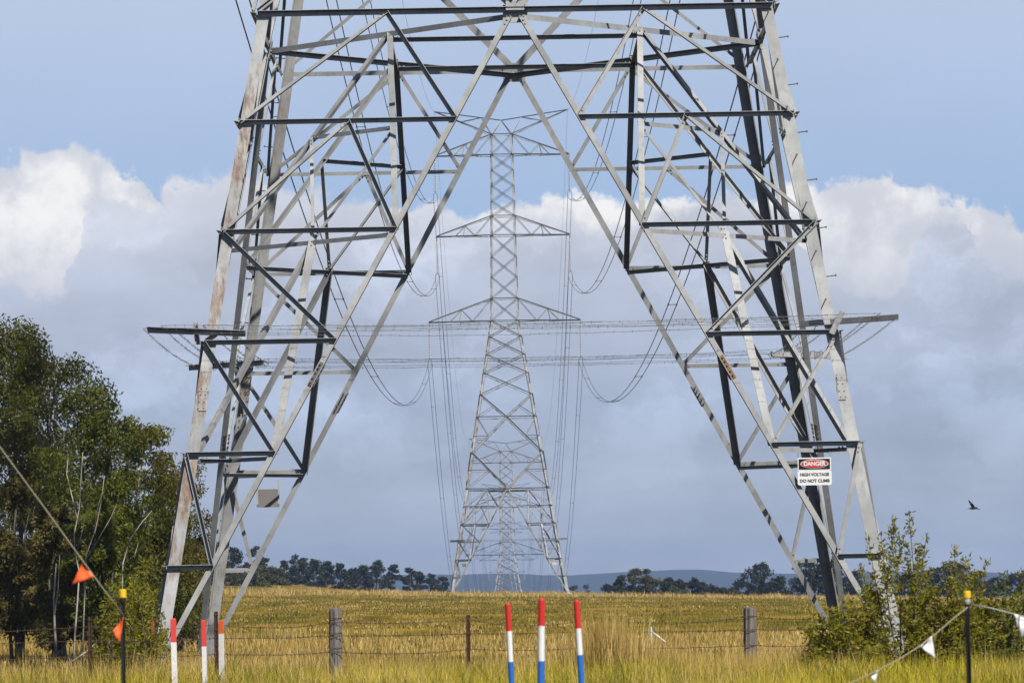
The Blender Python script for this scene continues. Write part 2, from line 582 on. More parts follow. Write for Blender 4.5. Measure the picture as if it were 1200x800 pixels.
# tall verge grass on the photographer's side of the fence
x, y = scatter(70000, 37, 55, HALF + 0.02)
x, y = sel(x, y, np.clip(vnoise(x, y * .6, 1.0, 33) * 3 - 0.95, 0.06, 1))
hh = (0.36 + 0.34 * vnoise(x, y, 1.3, 34)) * RNG.uniform(0.6, 1.15, len(x))
verge_dry = blades(x, y, hh, RNG.uniform(0.006, 0.012, len(x)), 0.6)
x, y = scatter(42000, 40, 55, HALF + 0.02)
x, y = sel(x, y, np.clip(vnoise(x, y * .6, 0.8, 35) * 4 - 2.0, 0.0, 1))
verge_green = blades(x, y, RNG.uniform(0.3, 0.62, len(x)), RNG.uniform(0.008, 0.018, len(x)), 0.4)
x, y = scatter(150000, 37, 55, HALF + 0.02)
x, y = sel(x, y, 0.45 + 0.55 * vnoise(x, y, 1.4, 31))
hh = (0.40 + 0.26 * vnoise(x, y, 1.3, 32)) * RNG.uniform(0.6, 1.08, len(x))
verge = blades(x, y, hh, RNG.uniform(0.006, 0.013, len(x)), 0.7)
grass_obj('verge_grass', 'grass_verge', [verge])
# fence-line growth: seeding dry stalks and green weeds
x, y = scatter(52000, 51, 66, HALF)
x, y = sel(x, y, np.clip(vnoise(x, y, 1.1, 41) * 1.6 - 0.35, 0.08, 1))
hh = (0.30 + 0.38 * vnoise(x, y, 2.3, 42)) * RNG.uniform(0.5, 1.15, len(x))
p1 = blades(x, y, hh, RNG.uniform(0.005, 0.010, len(x)), 0.25)
# a dense tall clump of straw to the right of the striped poles
parts = [p1, verge_dry]
for (cx, D, r, n, hm) in ((712, 53, 0.50, 1500, 1.2), (700, 54, 0.7, 1300, .85), (735, 54, 0.6, 1300, .85), (770, 54, 0.6, 1000, .7), (880, 52.5, 0.45, 1500, 0.62), (945, 53, 0.4, 900, .7), (430, 53, .4, 500, .55), (470, 57, .6, 700, .62), (600, 60, .5, 500, .5), (800, 57, .5, 900, .55)):
    c = at(cx, 740, D)
    a, rr = RNG.uniform(0, 2 * np.pi, n), r * np.abs(RNG.normal(0, .62, n))
    parts.append(blades(c.x + rr * np.cos(a), D + rr * np.sin(a), hm * RNG.uniform(0.3, 1.08, n) ** 1.2, RNG.uniform(0.005, 0.010, n), 0.2))
x, y = scatter(70000, 64, 118, HALF)
x, y = sel(x, y, np.clip(vnoise(x, y, 5, 43) * 1.7 - .2, .1, 1))
hh = (0.10 + 0.30 * vnoise(x, y, 4.5, 44) ** 1.5) * RNG.uniform(0.6, 1.2, len(x))
parts.append(blades(x, y, hh, RNG.uniform(0.010, 0.022, len(x)), 0.45))
x, y, q = clusters(1500, 60, 72, 395, 0.25, 1.1, 0.8, lambda a, b: np.clip(vnoise(a, b * 0.35, 9, 45) * 2.4 - 0.75, 0.06, 1))
parts.append(blades(x, y, q * RNG.uniform(0.10, 0.24, len(x)), 0.012 + 0.00010 * y * RNG.uniform(0.5, 1.2, len(x)), 0.7))
x, y, q = clusters(260, 160, 380, 468, 0.6, 2.4, 1.0)
parts.append(blades(x, y, q * RNG.uniform(0.22, 0.62, len(x)), RNG.uniform(0.025, 0.05, len(x)), 0.35))
x, y, q = clusters(260, 70, 62, 130, 0.15, 0.5, 1.0)
parts.append(blades(x, y, q * RNG.uniform(0.22, 0.5, len(x)), RNG.uniform(0.008, 0.016, len(x)), 0.3))
x, y = scatter(26000, 385, 470, HALF)
x, y = sel(x, y, 0.25 + 0.75 * vnoise(x, y, 3.5, 46))
parts.append(blades(x, y, (0.12 + 0.75 * vnoise(x, y, 4, 47) ** 2.5) * RNG.uniform(0.5, 1.1, len(x)), RNG.uniform(0.03, 0.07, len(x)), 0.3))
x, y, q = clusters(360, 60, 44, 60, 0.08, 0.35, 1.0)
parts.append(blades(x, y, q * RNG.uniform(0.4, 0.85, len(x)), RNG.uniform(0.004, 0.009, len(x)), 0.3))
grass_obj('dry_grass', 'grass_dry', parts)
x, y = scatter(120000, 62, 440, HALF, 0.75)
x, y = sel(x, y, np.clip(vnoise(x, y * 0.3, 5, 49) * 1.8 - 0.2 - 0.45 * (y < 105), 0.04, 1))
hh = RNG.uniform(0.06, 0.17, len(x)) * (0.6 + 0.8 * vnoise(x, y, 3, 48))
grass_obj('pasture_grass', 'grass_olive', [blades(x, y, hh, 0.012 + 0.00011 * y * RNG.uniform(0.5, 1.3, len(x)), 0.6)])
x, y = scatter(60000, 48, 63, HALF)
x, y = sel(x, y, np.clip(vnoise(x, y, 1.7, 51) * 3.0 - 1.55, 0.0, 1))
hh = (0.18 + 0.42 * vnoise(x, y, 1.5, 52)) * RNG.uniform(0.5, 1.1, len(x))
pg = [blades(x, y, hh, RNG.uniform(0.008, 0.018, len(x)), 0.4)]
x, y, q = clusters(1500, 50, 66, 360, 0.2, 1.0, 0.75, lambda a, b: np.clip(vnoise(a, b * 0.3, 11, 53) * 3 - 0.9, 0.06, 1))
pg.append(blades(x, y, q * RNG.uniform(0.07, 0.2, len(x)), 0.012 + 0.00010 * y * RNG.uniform(0.5, 1.2, len(x)), 0.6))
pg.append(verge_green)
x, y, q = clusters(330, 70, 44, 59, 0.10, 0.38, 1.0)
pg.append(blades(x, y, q * RNG.uniform(0.35, 0.72, len(x)), RNG.uniform(0.007, 0.016, len(x)), 0.45))
grass_obj('green_weeds', 'grass_green', pg)

# ------------------------------------------------------------------ the lattice tower
LV = [1.793 * k for k in range(7)]
Z_ARM = (28.0, 36.8, 45.1)


def hw(z):
    if z <= 28.0:
        return 5.95 - (5.95 - 1.37) / 28.0 * z
    return 1.37 - (1.37 - 1.03) * (z - 28.0) / 19.2


SL = (5.95 - 1.37) / 28.0
FACES = [((1, 0), (0, -1)), ((0, -1), (-1, 0)), ((-1, 0), (0, 1)), ((0, 1), (1, 0))]   # (u axis, outward axis): front, left, back, right


def fp(face, u, z):
    (ux, uy), (ox, oy) = FACES[face]
    h_ = hw(z)
    return Vector((ux * u + ox * h_, uy * u + oy * h_, z))


def fnrm(face, z=0):
    _, (ox, oy) = FACES[face]
    return Vector((ox, oy, SL if z < 28 else 0.018)).normalized()


def A(face, s, k):
    return fp(face, s * hw(LV[k]), LV[k])


def Bn(face, s, k):
    return fp(face, s * 5.95 * (1 - k / 6), LV[k])


def bolts(mb, c, n, u, v, us, vs, r=0.016, hgt=0.03):
    n, u, v = Vector(n).normalized(), Vector(u).normalized(), Vector(v).normalized()
    for a in us:
        for b in vs:
            p = Vector(c) + u * a + v * b
            mb.tube([p, p + n * hgt], r, 6)


def tower(root, full=True):
    acc = {}

    def emit(name, mb, mat):
        if full:
            return mb.build(name, mat, root)
        key = {'leg': 'leg', 'crossarm': 'crossarm', 'earthwire_peak': 'earthwire_peak'}.get(name, 'body_lattice')
        if key == 'body_lattice':
            t = acc.setdefault(key, MB())
            b = len(t.v)
            t.v += mb.v
            t.f += [tuple(b + i for i in f) for f in mb.f]
        else:
            mb.build(key, mat, root)

    def one(name, p0, p1, n, a, ev=(0, 0, 1), off=0.004, mat='steel', a2=None):
        mb = MB()
        mb.angle(p0, p1, n, a, ev, off=off, a2=a2)
        if full:
            p0, p1, n = Vector(p0), Vector(p1), Vector(n).normalized()
            d = (p1 - p0).normalized()
            for q in (p0 + d * .06, p0 + d * .135, p1 - d * .06, p1 - d * .135):
                mb.tube([q + n * (off - .022), q + n * (off + a * .1 + .018)], 0.0145, 6)
        emit(name, mb, M[mat])

    # legs: heavy angles, corner outwards
    for sx in (-1, 1):
        for sy in (-1, 1):
            mb = MB()
            for (z0, z1, w, t) in ((-0.3, 4.6, 0.20, 0.022), (4.6, 10.76, 0.19, 0.02), (10.76, 28, 0.18, 0.02), (28, 47.2, 0.14, 0.016)):
                pr = [(0, 0), (w, 0), (w, t), (t, t), (t, w), (0, w)]
                q = []
                for z in (z0, z1):
                    h_ = hw(z)
                    q.append([Vector((sx * (h_ - a), sy * (h_ - b), z)) for a, b in (pr if sx * sy > 0 else pr[::-1])])
                mb.quadprism(q[0], q[1])
            mat = 'steel_rusty' if (sx, sy) == (-1, -1) else ('steel_pale' if (sx, sy) == (1, -1) else 'steel_spot')
            emit('leg', mb, M[mat])
            mb = MB()
            h_ = hw(0)
            mb.lathe([(0.42, -0.5), (0.42, 0.02), (0.36, 0.10)], (sx * (h_ - .06), sy * (h_ - .06), 0), 14)
            emit('footing', mb, M['concrete'])
    # bolted splices on the legs
    for sx in (-1, 1):
        for sy in (-1, 1):
            mb = MB()
            h_ = hw(4.5)
            n = Vector((0, sy, SL)).normalized()
            d = Vector((-sx * SL, -sy * SL, 1)).normalized()
            u = Vector((sx, 0, 0))
            c = Vector((sx * (h_ - .115), sy * (h_ + .008), 4.5))
            rot = Matrix((u, n.cross(u) * (1 if n.cross(u).z > 0 else -1), n)).transposed()
            mb.box(c, (0.14, 0.42, 0.012), rot)
            for e in (1, -1):
                bolts(mb, c, n * e, d, u, (-.16, -.06, .06, .16), (-.04, .04), 0.011, .022 if e > 0 else .05)
            emit('splice_plate', mb, M['steel_rusty' if sx < 0 and sy < 0 else 'steel_spot'])
    # the four portal faces
    for f in range(4):
        n = fnrm(f)
        dn, up = (0, 0, -1), (0, 0, 1)
        for s in (-1, 1):
            one('main_diagonal', A(f, s, 0), fp(f, s * 0.10, LV[6] - 0.1), n, 0.100, dn, 0.006)
            for k in range(1, 6):
                one('horizontal_brace', A(f, s, k), Bn(f, s, k), n, 0.066, up, 0.02, a2=0.085)
            N6 = fp(f, s * hw(LV[6]) / 2, LV[6])
            N5 = (A(f, s, 5) + Bn(f, s, 5)) / 2
            for p, q, ev in ((A(f, s, 5), N6, dn), (N6, Bn(f, s, 5), up), (A(f, s, 4), N5, dn), (N5, Bn(f, s, 4), up),
                             (A(f, s, 4), Bn(f, s, 3), up), (A(f, s, 3), Bn(f, s, 2), up), (A(f, s, 2), Bn(f, s, 1), up)):
                one('diagonal_brace', p, q, n, 0.068, ev, 0.034 if f in (0, 2) else 0.008, a2=0.075 if f in (0, 2) else 0.05)
            # bolted splice on the main diagonal
            t0 = 0.5 if f in (0, 2) else 0.42
            c = A(f, s, 0).lerp(fp(f, 0, LV[6]), t0 * 0.9)
            d = (fp(f, 0, LV[6]) - A(f, s, 0)).normalized()
            u = n.cross(d).normalized()
            mb = MB()
            rot = Matrix((u, d, n)).transposed()
            mb.box(c + n * 0.028, (0.105, 0.42, 0.018), rot)
            bolts(mb, c + n * 0.035, n, d, u, (-.16, -.08, .02, .1, .17), (-0.03, 0.03))
            if f != 0:
                bolts(mb, c - n * 0.012, -n, d, u, (-.16, -.08, .02, .1, .17), (-0.03, 0.03))
            emit('splice_plate', mb, M['bolt_rust' if (f == 0 and s == 1) else 'bolt'])
        one('horizontal_brace', A(f, -1, 6), A(f, 1, 6), n, 0.08, up, 0.03, a2=0.10)
        # gusset at the apex of the portal
        mb = MB()
        c = fp(f, 0, LV[6])
        u, vv = Vector((*FACES[f][0], 0)), n.cross(Vector((*FACES[f][0], 0)))
        if vv.z < 0:
            vv = -vv
        rot = Matrix((u, vv, n)).transposed()
        mb.box(c + n * 0.0 - vv * 0.05, (0.40, 0.30, 0.014), rot)
        mb.box(c + n * 0.06 + vv * 0.06, (0.30, 0.16, 0.10), rot)
        bolts(mb, c - vv * 0.12, n, u, vv, (-.14, -.08, .08, .14), (-.03, .03))
        bolts(mb, c - vv * 0.12, -n, u, vv, (-.14, -.08, .08, .14), (-.03, .03))
        emit('gusset_plate', mb, M['steel'])
    # hip bracing inside the four corners, and plan bracing at the top
    for sx in (-1, 1):
        for sy in (-1, 1):
            fa = 0 if sy < 0 else 2                       # front or back face
            fb = 1 if sx < 0 else 3                       # side face
            sa = sx if fa == 0 else -sx
            sb = {(1, -1): 1, (1, 1): -1, (3, -1): -1, (3, 1): 1}[(fb, sy)]
            B = lambda k: Bn(fa, sa, k)
            C = lambda k: Bn(fb, sb, k)
            M6, M4, M2 = (B(6) + C(6)) / 2, (B(4) + C(4)) / 2, (B(2) + C(2)) / 2
            P5, Q5 = (M6 + C(4)) / 2, (M6 + B(4)) / 2
            if sy < 0:
                n1, ev1 = Vector((sx * -0.15, 1.0, 0)), (sx, 0, 0)      # flat side to the front
            else:
                n1, ev1 = Vector((0, -1.0, 0)), (1, 0, 0)               # trough to the front
            nh = Vector((-sx, -sy, 0)).normalized()
            one('hip_brace', M6, B(4), n1, 0.10, ev1, 0)
            one('hip_brace', M6, C(4), nh, 0.07, (0, 0, -1), 0.01)
            one('hip_brace', M4, B(2), n1, 0.13, ev1, 0)
            one('hip_brace', M4, C(2), nh, 0.08, (0, 0, -1), 0.01)
            one('hip_brace', P5, Q5, nh, 0.07, (0, 0, 1), 0.02)
            one('hip_brace', P5, M4, (0, 1, 0), 0.06, (sx, 0, 0), 0)
            one('hip_brace', Q5, M4, nh, 0.06, (0, 0, 1), 0.03)
            for k, a in ((6, 0.09), (4, 0.072), (2, 0.065)):
                one('plan_brace', B(k), C(k), (0, 0, -1), a, (sx, sy, 0), 0.04)
            one('plan_brace', M2, (A(fa, sa, 2) * .96 + Vector((0, 0, LV[2])) * .04), (0, 0, -1), 0.06, (sx, 0, 0), 0.05)
    q = [(Bn(a, 1, 6) + Bn(b, 1, 6)) / 2 for a, b in ((0, 1), (1, 2), (2, 3), (3, 0))]
    for i in range(4):
        one('plan_brace', q[i], q[(i + 1) % 4], (0, 0, -1), 0.075, (0, 1, 0) if i % 2 else (1, 0, 0), 0.14)

    # the narrowing waist above the portal
    zk, zc, zt = 14.47, 18.1, 20.4
    for f in range(4):
        n = fnrm(f)
        mb = MB()
        for s in (-1, 1):
            L = lambda z: fp(f, s * hw(z), z)
            ap = fp(f, s * 0.08, LV[6] + 0.1)
            mb.angle(ap, L(zk), n, 0.12, off=0.034)
            X = fp(f, 0, zc)
            mb.angle(L(zk), X, n, 0.11, off=0.03 if s > 0 else 0.012)
            mb.angle(X, L(zt), n, 0.11, off=0.03 if s < 0 else 0.012)
            mb.angle(fp(f, s * 0.03, zc), L(zc), n, 0.08, off=0.05)
            m1 = fp(f, s * hw(zk) * .52, (zc + zk) / 2 - 0.15)
            mb.angle(L((zc + zk) / 2 - 0.15), m1, n, 0.06, off=0.05)
            mb.angle(L(zc), m1, n, 0.06, off=0.055)
            m2 = fp(f, s * hw(zt) * .5, (zc + zt) / 2)
            mb.angle(L(zc), m2, n, 0.06, off=0.055)
            mm = (ap + L(zk)) / 2
            m3 = fp(f, s * hw(mm.z) * .5, mm.z)
            mb.angle(L(mm.z), mm, n, 0.06, off=0.05)
            mb.angle(L(LV[6] + .05), mm, n, 0.06, off=0.055)
        zz = [zt, 22.6, 24.5, 26.35, 28.0]
        for z0, z1 in zip(zz[:-1], zz[1:]):
            mb.angle(fp(f, -hw(z0), z0), fp(f, hw(z1), z1), n, 0.085, off=0.012)
            mb.angle(fp(f, hw(z0), z0), fp(f, -hw(z1), z1), n, 0.085, off=0.03)
        emit('waist_lattice', mb, M['steel'])
        mb = MB()
        n = fnrm(f, 40)
        zz = [28.0, 30.3, 32.5, 34.6, 36.8, 38.8, 40.3, 41.9, 43.5, 45.1, 47.2]
        for z0, z1 in zip(zz[:-1], zz[1:]):
            mb.angle(fp(f, -hw(z0), z0), fp(f, hw(z1), z1), n, 0.075, off=0.012)
            mb.angle(fp(f, hw(z0), z0), fp(f, -hw(z1), z1), n, 0.075, off=0.03)
        for z in (28.0, 30.3, 36.8, 38.8, 45.1, 47.2):
            mb.angle(fp(f, -hw(z), z), fp(f, hw(z), z), n, 0.085, off=0.048)
        emit('cage_lattice', mb, M['steel'])
    # cross-arms
    for z0, z1, L in ((28.0, 30.3, 7.75), (36.8, 38.8, 6.83), (45.1, 47.2, 6.9)):
        for s in (-1, 1):
            mb = MB()
            tip = Vector((s * L, 0, z0))
            for sy in (-1, 1):
                b0 = Vector((s * hw(z0), sy * hw(z0), z0))
                b1 = Vector((s * hw(z1), sy * hw(z1), z1))
                n = Vector((0, sy, 0))
                mb.angle(b0, tip + Vector((0, sy * .05, 0)), n, 0.11, (0, 0, 1), off=0.006)
                mb.angle(b1, tip + Vector((0, sy * .05, 0.06)), n, 0.10, (0, 0, 1), off=0.006)
                lo = lambda t: b0.lerp(tip, t)
                hi = lambda t: b1.lerp(tip, t)
                for p, q_ in ((b1, lo(.30)), (lo(.30), hi(.48)), (hi(.48), lo(.66)), (lo(.52), hi(.48))):
                    mb.angle(p, q_, n, 0.06, (0, 0, 1), off=0.02)
            for i, t in enumerate((.0, .25, .5, .75)):
                a, b = Vector((s * hw(z0), -hw(z0), z0)).lerp(tip, t), Vector((s * hw(z0), hw(z0), z0)).lerp(tip, t)
                c = Vector((s * hw(z0), hw(z0) * (1 if i % 2 else -1), z0)).lerp(tip, t + .25)
                mb.angle(a, b, (0, 0, -1), 0.06, (1, 0, 0), off=0.02)
                mb.angle(b if i % 2 == 0 else a, c if i % 2 else Vector((c.x, c.y, c.z)), (0, 0, -1), 0.05, (1, 0, 0), off=0.035)
            mb.box(tip + Vector((s * .02, 0, -.02)), (0.22, 0.16, 0.16))
            emit('crossarm', mb, M['steel'])
    for s in (-1, 1):
        mb = MB()
        tip = Vector((s * 6.83, 0, 49.7))
        b = 1.03
        for sy in (-1, 1):
            n = Vector((0, sy, 0))
            base = Vector((s * b, sy * b, 47.2))
            ap = Vector((0, 0, 48.7))
            mb.angle(base, tip + Vector((0, sy * .04, 0)), n, 0.10, (0, 0, 1), off=0.006)
            mb.angle(base, ap + Vector((0, sy * .05, 0)), n, 0.08, (0, 0, 1), off=0.01)
            mid = ap.lerp(tip, .30) + Vector((0, sy * .05, 0))
            mb.angle(base, mid, n, 0.06, (0, 0, 1), off=0.01)
            mb.angle(mid, base.lerp(tip, .55), n, 0.06, (0, 0, 1), off=0.01)
        mb.angle(Vector((0, 0, 48.7)), tip, (0, -1, 0), 0.10, (0, 0, 1), off=0.0)
        mb.box(tip, (0.14, 0.12, 0.14))
        emit('earthwire_peak', mb, M['steel'])
    if not full:
        acc['body_lattice'].build('body_lattice', M['steel'], root)
        return
    # step bolts on two opposite legs
    for sx, sy in ((1, -1), (-1, 1)):
        z = 5.9
        i = 0
        while z < 15:
            h_ = hw(z)
            mb = MB()
            if i % 2:
                p = Vector((sx * h_, sy * (h_ - .09), z))
                d = Vector((sx, 0, 0.12))
            else:
                p = Vector((sx * (h_ - .10), sy * h_, z))
                d = Vector((sx * 0.0, sy, 0.05))
            mb.tube([p - d * 0.02, p + d * 0.15], 0.010, 6)
            mb.tube([p + d * 0.15, p + d * 0.168], 0.019, 6)
            mb.build('step_bolt', M['bolt'], root)
            z += 0.395
            i += 1
    # outrigger bars at the corners and the barbed wire strung round them
    zb = 5.55
    fr = [0.02, 0.2, 0.38, 0.62, 0.80, 0.97]
    ends = {}
    for sx in (-1, 1):
        for sy in (-1, 1):
            h_ = hw(zb)
            c = Vector((sx * h_, sy * h_, zb))
            dg = Vector((sx, sy, 0)).normalized()
            o, i_ = c + dg * 1.36, c - dg * 0.72
            mb = MB()
            mb.angle(i_, o, (sx * sy * 0.7, -0.7, 0), 0.095, (0, 0, 1 if sx < 0 else -1), off=0.13 if sx < 0 else 0.05)
            mb.angle(c + Vector((-.1, sy * .16, -.20)) + dg * .02, c + Vector((-.14 if sx < 0 else .08, sy * .16, .15)) + dg * .02, (0, -1, 0), 0.09, (1, 0, 0), off=0.05)
            mb.build('outrigger_bar', M['steel_spot'], root)
            ends[(sx, sy)] = [o.lerp(i_, t) + Vector((0, 0, dz)) for t, dz in zip(fr, (0.03, 0.09, -0.03, 0.12, 0.05, 0.0))]
    order = [(-1, -1), (1, -1), (1, 1), (-1, 1)]
    rr = random.Random(5)
    for w_ in range(len(fr)):
        mb = MB()
        for a, b in zip(order, order[1:] + order[:1]):
            p, q_ = ends[a][w_], ends[b][w_]
            m = 26
            sag = rr.uniform(0.01, 0.09)
            pts = []
            for i in range(m + 1):
                t = i / m
                pts.append(p.lerp(q_, t) + Vector((0, 0, -4 * sag * t * (1 - t) + rr.uniform(-.012, .012))))
            mb.tube(pts, 0.0032, 4)
            L = (q_ - p).length
            d = (q_ - p).normalized()
            side = d.cross(Vector((0, 0, 1)))
            for i in range(int(L / 0.15)):
                t = (i + 0.5) * 0.15 / L
                c = p.lerp(q_, t) + Vector((0, 0, -4 * sag * t * (1 - t)))
                a1 = rr.uniform(0, math.pi)
                v = (Vector((0, 0, 1)) * math.cos(a1) + side * math.sin(a1)) * 0.028
                mb.tube([c - v * .85, c + v * .85], 0.0036, 3)
        mb.build('barbed_wire', M['barb'], root)
    # spare wire coiled round the rear bars
    for sx in (-1, 1):
        a, b = ends[(sx, 1)][0], ends[(sx, 1)][-1]
        d = (b - a).normalized()
        sd = d.cross(Vector((0, 0, 1)))
        pts = []
        for i in range(150):
            u = i / 149
            q = rr.uniform(.04, .10)
            pts.append(a.lerp(b, u) + (sd * math.cos(i * 1.35) + Vector((0, 0, 1)) * math.sin(i * 1.35)) * q)
        mb = MB()
        mb.tube(pts, 0.0055, 4)
        mb.build('wire_coil', M['barb'], root)


PYLONS = [(76.0, 0.0), (455.0, 0.84), (827.0, -20.2), (1264.0, -18.3), (1930.0, -19.2)]
PX = 0.304
P_LABEL = ['huge steel lattice pylon straddling the view, its near left leg streaked with rust',
           'complete lattice pylon on the grass crest, framed by the legs of the huge near pylon',
           'lattice pylon beyond the crest, nearest of the three seen inside the crest pylon base',
           'hazy lattice pylon beyond the crest, middle of the three inside the crest pylon base',
           'faintest and farthest lattice pylon of the line, barely showing above the crest']
pylons = []
for i, (Y, z) in enumerate(PYLONS):
    if i in (0, 2):
        t = thing('lattice_pylon', P_LABEL[i], 'pylon', (PX, Y, z), 0, 'lattice pylons of the power line')
        tower(t, full=(i == 0))
    else:
        t = copy_tree(pylons[0] if i == 1 else pylons[2])
        t.location = (PX, Y, z)
        t['label'] = P_LABEL[i]
    pylons.append(t)


# ------------------------------------------------------------------ insulators and conductors
def make_insulator():
    t = thing('insulator_string', '', 'insulator', group='insulator strings under the pylon arms')
    mb = MB()
    mb.tube([(0, 0, -0.05), (0, 0, -0.55)], 0.025, 6)
    mb.box((0, 0, -.3), (.07, .05, .12))
    mb.build('link', M['bolt'], t)
    mb = MB()
    prof = [(0.02, -0.52)]
    n = 12
    for i in range(n):
        z = -0.58 - i * 0.262
        prof += [(0.05, z), (0.07, z - 0.03), (0.165, z - 0.09), (0.165, z - 0.115), (0.05, z - 0.125), (0.03, z - 0.25)]
    mb.lathe(list(reversed(prof)), k=10)
    mb.build('disc_stack', M['porcelain'], t)
    mb = MB()
    z = -3.72
    mb.tube([(0, 0, z + .05), (0, 0, z - .05)], 0.03, 6)
    mb.tube([(-.2, 0, -4.36), (-.2, 0, z - .30), (-.12, 0, z - .12), (0, 0, z - .05), (.12, 0, z - .12), (.2, 0, z - .30), (.2, 0, -4.36)], 0.028, 6)
    for s in (-1, 1):
        mb.box((s * .2, 0, -4.38), (.07, .34, .08))
    mb.build('yoke', M['bolt'], t)
    return t


ARMN = ('lower', 'middle', 'upper')
ARML = (7.75, 6.83, 6.9)
PN = ('near pylon', 'crest pylon', 'nearest valley pylon', 'middle valley pylon', 'farthest valley pylon')
ins = make_insulator()
first = True
for pi in range(1, 5):
    for a in range(3):
        for s in (-1, 1):
            t = ins if first else copy_tree(ins)
            first = False
            t.location = (PX + s * ARML[a], PYLONS[pi][0], PYLONS[pi][1] + Z_ARM[a])
            t['label'] = 'disc insulator string hanging from %s %s arm of the %s' % (ARMN[a], 'left' if s < 0 else 'right', PN[pi])


def span_pts(p, q, sag, n=48):
    return [p.lerp(q, i / n) + Vector((0, 0, -4 * sag * (i / n) * (1 - i / n))) for i in range(n + 1)]


SAG = (10.2, 13.0, 13.0, 18.0)
for k in range(4):
    (Y0, z0), (Y1, z1) = PYLONS[k], PYLONS[k + 1]
    for a in range(3):
        for s in (-1, 1):
            p = Vector((PX + s * ARML[a], Y0, z0 + Z_ARM[a] - 4.40))
            q = Vector((PX + s * ARML[a], Y1, z1 + Z_ARM[a] - 4.40))
            t = thing('conductor_bundle', 'twin cables from %s %s arm of %s to %s' % (ARMN[a], 'left' if s < 0 else 'right', PN[k], PN[k + 1]),
                      'power cable', (p.x, Y0, p.z), 0, 'power cables strung between the pylons')
            c = Vector(t.location)
            for e in (-.2, .2):
                mb = MB()
                mb.tube([x + Vector((e, 0, 0)) - c for x in span_pts(p, q, SAG[k])], 0.023, 5)
                mb.build('cable', M['conductor'], t)
            L = Y1 - Y0
            nsp = max(3, int(L / 52))
            if k < 2:
                for j in range(nsp):
                    u = (j + 0.35 + 0.12 * a + (.1 if s > 0 else 0)) / nsp
                    x = p.lerp(q, u) + Vector((0, 0, -4 * SAG[k] * u * (1 - u))) - c
                    mb = MB()
                    mb.tube([x + Vector((-.2, 0, 0)), x + Vector((.2, 0, 0))], 0.018, 5)
                    for e in (-.2, .2):
                        mb.box(x + Vector((e, 0, 0)), (.07, .12, .09))
                    mb.build('spacer', M['conductor'], t)
    for s in (-1, 1):
        p = Vector((PX + s * 6.83, Y0, z0 + 49.55))
        q = Vector((PX + s * 6.83, Y1, z1 + 49.55))
        mb = MB()
        mb.tube([x - p for x in span_pts(p, q, SAG[k] * .8)], 0.010, 4)
        o = mb.build('earth_wire', M['conductor'])
        o.location = p
        tag(o, 'single thin earth wire from %s top horn of %s to %s' % ('left' if s < 0 else 'right', PN[k], PN[k + 1]), 'wire', 'earth wires along the pylon tops')


# ------------------------------------------------------------------ signs on the pylons
def text_mesh(s, size, mat, parent, loc, name='lettering', sx=1.0, bold=0.0):
    cu = bpy.data.curves.new(name, 'FONT')
    cu.body = s
    cu.size = size
    cu.align_x = 'CENTER'
    cu.align_y = 'CENTER'
    cu.extrude = 0.0015
    cu.offset = bold
    tmp = bpy.data.objects.new(name, cu)
    COL.objects.link(tmp)
    bpy.context.view_layer.update()
    me = bpy.data.meshes.new_from_object(tmp.evaluated_get(bpy.context.evaluated_depsgraph_get()))
    bpy.data.objects.remove(tmp)
    me.materials.clear()
    me.materials.append(mat)
    o = bpy.data.objects.new(name, me)
    COL.objects.link(o)
    o.parent = parent
    o.location = loc
    o.rotation_euler = (R(90), 0, 0)
    o.scale = (sx, 1, 1)
    return o


def rrect(w, h, r, y, n=5):
    p = []
    for cx, cz, a0 in ((w / 2 - r, h / 2 - r, 0), (-w / 2 + r, h / 2 - r, 90), (-w / 2 + r, -h / 2 + r, 180), (w / 2 - r, -h / 2 + r, 270)):
        for i in range(n + 1):
            a = R(a0 + 90 * i / n)
            p.append(Vector((cx + r * math.cos(a), y, cz + r * math.sin(a))))
    return p


def danger_sign(loc, label):
    t = thing('danger_sign', label, 'sign', loc, 0, 'danger signs on the pylons')
    W = 0.54
    mb = MB()                                   # lower white board
    lo = rrect(W, 0.235, 0.035, 0)
    mb.slab([p + Vector((0, 0, -0.115)) for p in lo], 0.006, (0, 1, 0))
    mb.build('notice_board', M['sign_white'], t)
    mb = MB()                                   # upper black board with pale rim
    mb.slab(rrect(W - 0.01, 0.20, 0.012, 0.002), 0.006, (0, 1, 0))
    for v in range(len(mb.v)):
        x, y, z = mb.v[v]
        mb.v[v] = (x, y, z + 0.105)
    mb.build('rim', M['sign_white'], t)
    mb = MB()
    mb.slab([p + Vector((0, 0, 0.103)) for p in rrect(W - 0.045, 0.165, 0.006, -0.003)], 0.004, (0, 1, 0))
    mb.build('black_field', M['sign_black'], t)

    def oval(rx, rz, y, m, nm):
        mb = MB()
        mb.slab([Vector((rx * math.cos(a), y, 0.105 + rz * math.sin(a))) for a in [2 * math.pi * i / 40 for i in range(40)]], 0.003, (0, 1, 0))
        mb.build(nm, m, t)
    oval(0.222, 0.070, -0.007, M['sign_white'], 'oval_rim')
    oval(0.210, 0.062, -0.011, M['sign_red'], 'red_oval')
    text_mesh('DANGER', 0.092, M['sign_white'], t, (0, -0.013, 0.105), sx=0.93, bold=0.003)
    text_mesh('HIGH VOLTAGE', 0.068, M['sign_black'], t, (0, -0.0025, -0.065), sx=0.95, bold=0.002)
    text_mesh('DO NOT CLIMB', 0.068, M['sign_black'], t, (0, -0.0025, -0.165), sx=0.98, bold=0.002)
    for s in (-1, 1):
        mb = MB()
        mb.box((s * 0.255, 0.010, 0.16), (0.022, 0.004, 0.27))
        mb.tube([(s * .255, .006, .27), (s * .255, .03, .27)], 0.012, 6)
        mb.build('hanger_strap', M['steel'], t)
    return t


